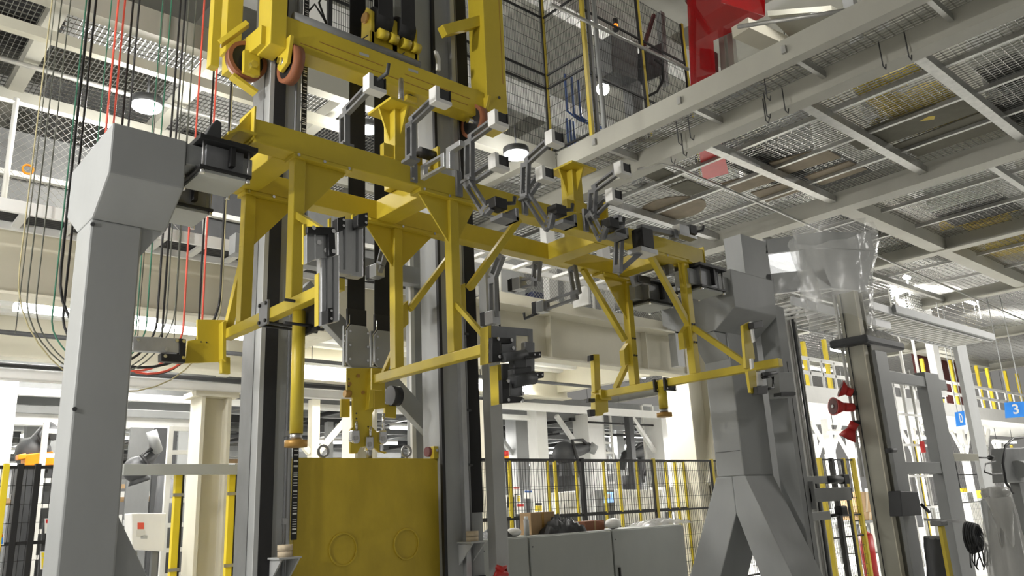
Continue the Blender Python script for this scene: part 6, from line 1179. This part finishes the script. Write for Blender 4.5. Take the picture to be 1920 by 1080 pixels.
YO = 9.5; x0, x1 = tx(1735, 950, YO), tx(1920, 950, YO); mesh_fence('safety_gate', (x0, YO), (x1, YO), 0.0, at(1760, 830, Y=YO).z, 'black and yellow guard fence behind the machine frame at the right', [(0.0, 'both'), (0.3, 'both'), (0.62, 'both'), (1.0, 'yellow')], (1.2, 2.0), sx=0.12, sz=0.3, pw=0.08)
# equipment rack between the frames
rk = thing('pipe_rack', (at(1715, 900, Y=8).x, 8, 0), 'pale pipe rack with many uprights behind the grey frame', 'rack')
for k in range(6): x = tx(1694 + 9 * k, 850, 8.0); build('rack_pipe', ('white', 'galvanised', 'offwhite')[k % 3], rk, cyl((x, 8.0 + 0.1 * (k % 2), 0), (x, 8.0 + 0.1 * (k % 2), 4.2 + 0.05 * k), 0.035, 8))
for z in (1.2, 1.9, 2.6, 3.3): build('rack_rung', 'white', rk, box(tx(1690, 850, 8.0), tx(1745, 850, 8.0), 7.95, 7.99, z, z + 0.05))
build('red_valve', 'red', rk, cbox(at(1730, 838, Y=7.9), 0.1, 0.08, 0.26), bev=0.01)
# far balustrade and platform
YP2 = 10.0
pl = thing('platform_balustrade', (at(1700, 720, Y=YP2).x, YP2, 4.0), 'white balustrade with yellow posts along the far platform', 'railing')
za = at(1451, 661, Y=YP2).z; zb1 = at(1459, 690, Y=YP2).z; zd = at(1486, 720, Y=YP2).z; xs, xe = tx(1440, 660, YP2), 46
for z in (za, zb1): build('rail', 'white', pl, box(xs, xe, YP2, YP2 + 0.05, z - 0.045, z + 0.045))
k = 0; x = xs
while x < 40: build('baluster', 'white', pl, box(x, x + 0.05, YP2, YP2 + 0.05, zd, za)); x += 0.62 + 0.016 * (x - xs)
for px, top in ((1461, 622), (1508, 640), (1547, 636), (1730, 672), (1756, 672), (1783, 675), (1832, 685), (1852, 690), (1886, 695), (1908, 700)):
    p = at(px, top, Y=YP2 + 1.2); build('yellow_post', 'yellow_bright', pl, box(p.x - 0.06, p.x + 0.06, YP2 + 1.2, YP2 + 1.3, zd, p.z))
struct('platform_edge', 'white', box(xs, 46, YP2 - 0.05, YP2 + 3, zd - 0.42, zd)); 
build('platform_screen', 'maroon', None, box(at(1715, 700, Y=13).x, at(1800, 700, Y=13).x, 12.9, 13.0, zd, at(1760, 672, Y=13).z), label='dark maroon screen standing on the far platform', cat='screen')
ms = thing('mesh_screen', (at(1690, 560, Y=9).x, 9, 4.2), 'white perforated screen with handrail above the cable ladder', 'screen')
for (a, b) in ((1668, 1692), (1694, 1728)):
    o = build('screen_frame', 'white', ms, box(tx(a, 540, 9.0), tx(a, 540, 9.0) + 0.06, 9.0, 9.06, 4.3, at(a, 515, Y=9).z)); sh = []
    for k in range(10): x = tx(a, 540, 9) + (tx(b, 540, 9) - tx(a, 540, 9)) * (k + 0.5) / 10; sh.append(box(x - 0.02, x + 0.02, 9.0, 9.02, at(a, 575, Y=9).z, at(a, 518, Y=9).z))
    for k in range(12): z = at(a, 575, Y=9).z + (at(a, 518, Y=9).z - at(a, 575, Y=9).z) * (k + 0.5) / 12; sh.append(box(tx(a, 540, 9), tx(b, 540, 9), 9.0, 9.02, z - 0.02, z + 0.02))
    build('perforated_sheet', 'white', ms, *sh, kind='stuff')
build('handrail', 'white', ms, tube([at(*q, Y=8.9) for q in ((1680, 580), (1682, 552), (1700, 545), (1760, 535))], 0.05, 8)); build('screen_post', 'white', ms, box(tx(1728, 540, 9), tx(1738, 540, 9), 9, 9.2, 4.2, at(1730, 515, Y=9).z)); build('screen_post', 'black', ms, box(tx(1742, 540, 9), tx(1752, 540, 9), 9.3, 9.4, 4.2, at(1745, 520, Y=9).z))
# hanging signs
def sign(nm, quadpx, Y, s, lab, size, X=None):
    P = [at(*q, X=X) if X else at(*q, Y=Y) for q in quadpx]; c = sum(P, V((0, 0, 0))) / 4; t = thing(nm, c, lab, 'sign'); size = (P[0] - P[3]).length * 0.86
    if X: build('sign_board', 'blue', t, prism(P, (0.03, 0, 0))); txt(s, 'white', t, c + V((-0.006, 0, 0)), (0, -1, 0), (0, 0, 1), size)
    else: build('sign_board', 'blue', t, prism(P, (0, 0.03, 0))); txt(s, 'white', t, c + V((0, -0.006, 0)), (1, 0, 0), (0, 0, 1), size)
    for k in (0.2, 0.8): q = lerp(P[0], P[1], k); build('sign_wire', 'grey_light', t, cyl(q, (q.x, q.y, ZB), 0.012, 6))
sign('hanging_sign', ((1883, 755), (1926, 752), (1926, 781), (1885, 784)), None, '3', 'blue hanging sign with a white figure 3 at the right edge', None, X=25.0)
sign('hanging_sign', ((1792, 773), (1808, 770), (1811, 797), (1795, 800)), 8.5, 'D', 'small blue hanging sign with a white letter D', None, X=None)
# white knee-braced columns below the platform
for k, (px, Y) in enumerate(((1560, 12), (1600, 15), (1655, 11), (1720, 12.5), (1765, 11), (1812, 12), (1850, 11), (1880, 14), (1530, 14), (1440, 13))):
    a = tx(px, 850, Y); t = thing('platform_column', (a, Y, 0), 'white knee-braced column under the far platform', 'column', 'columns under the far platform'); h = zd - 0.42 + 0.0
    build('column_shaft', 'white', t, box(a, a + 0.22, Y, Y + 0.22, 0, h)); 
    for s in (-1, 1): build('knee_brace', 'white', t, bar((a + 0.11 + s * 0.1, Y + 0.1, h - 1.0), (a + 0.11 + s * 0.9, Y + 0.1, h - 0.1), 0.1, 0.1))
for k, (px, py, Y) in enumerate(((1560, 655, 13), (1555, 790, 14), (1690, 770, 16), (1875, 800, 13), (1800, 560, 11), (1620, 850, 20))): tube_lamp(px, py, at(px, py, Y=Y).z, 1.6, 'added tube lamp brightening the far platform', 300, 'tube lamps at the far platform')
for y in (11.2, 15.0, 19.5):  # lamp rows added to brighten the platform and the hall behind it
    for x in (17, 22, 28, 35):
        p = V((x, y, 3.3 if y < 13 else 6.3)); t = thing('tube_lamp', p, 'added tube lamp brightening the far platform', 'lamp', 'tube lamps at the far platform')
        build('housing', 'white', t, bar(p + V((0, 0, 0.06)), p + V((2.4, 0, 0.06)), 0.14, 0.06)); build('lamp_tube', 'tube_glow', t, bar(p, p + V((2.4, 0, 0)), 0.1, 0.06)); lamp_light(t, p + V((1.2, 0, -0.05)), 2.4, 0.1, 450)
        for k in (0.3, 2.1): build('suspension_rod', 'charcoal', t, cyl(p + V((k, 0, 0.09)), (p.x + k, p.y, (zd - 0.42) if y < 13 else ZG), 0.01, 6))
for k, (px, py) in enumerate(((1830, 552), (1700, 520))): p = at(px, py, Y=8.6); t = thing('flood_lamp', p, ('small glaring lamp under the grating at the far right', 'small glaring lamp behind the perforated screen')[k], 'lamp'); build('lamp_head', 'lamp_glow', t, cbox(p, 0.3, 0.12, 0.1), bev=0.02); build('lamp_bracket', 'white', t, bar(p, (p.x, p.y, ZB), 0.03, 0.03)); lamp_light(t, p + V((0, 0, -0.1)), 0.3, 0.2, 220)
for k in range(20):
    Y = rnd.uniform(9.5, 22); px = rnd.uniform(1440, 1930); p = at(px, 900, Y=Y); w = rnd.uniform(0.4, 1.4); h = rnd.uniform(0.8, 2.0)
    m = rnd.choice(('grey', 'offwhite', 'white', 'charcoal', 'grey_light')); t = thing('machine_block', (p.x, Y, 0), 'small ' + CW[m] + ' machine block behind the right-hand uprights', 'machine', 'machines at the right of the hall'); build('machine_body', m, t, box(p.x - w / 2, p.x + w / 2, Y, Y + 0.7, 0.02, h), bev=0.02); build('machine_head', rnd.choice(('white', 'charcoal', 'yellow_bright', 'grey')), t, box(p.x - w / 4, p.x + w / 3, Y + 0.1, Y + 0.5, h, h + rnd.uniform(0.2, 0.7)), bev=0.02)

for k, (x, y) in enumerate(((14.6, 0.2), (20.5, 1.0), (26.0, 1.5))):  # lamps out of view, added to light the right side from the front
    p = V((x, y, 6.3)); t = thing('tube_lamp', p, 'added tube lamp out of view below the right-hand grating bays', 'lamp', 'added tube lamps below the right-hand grating')
    build('housing', 'white', t, bar(p + V((0, 0, 0.06)), p + V((0, 1.6, 0.06)), 0.14, 0.06)); build('lamp_tube', 'tube_glow', t, bar(p, p + V((0, 1.6, 0)), 0.1, 0.06)); lamp_light(t, p + V((0, 0.8, -0.05)), 0.1, 1.6, (130, 500, 700)[k])
    for q_ in (0.2, 1.4): build('suspension_rod', 'charcoal', t, cyl(p + V((0, q_, 0.09)), (x, y + q_, ZG), 0.01, 6))
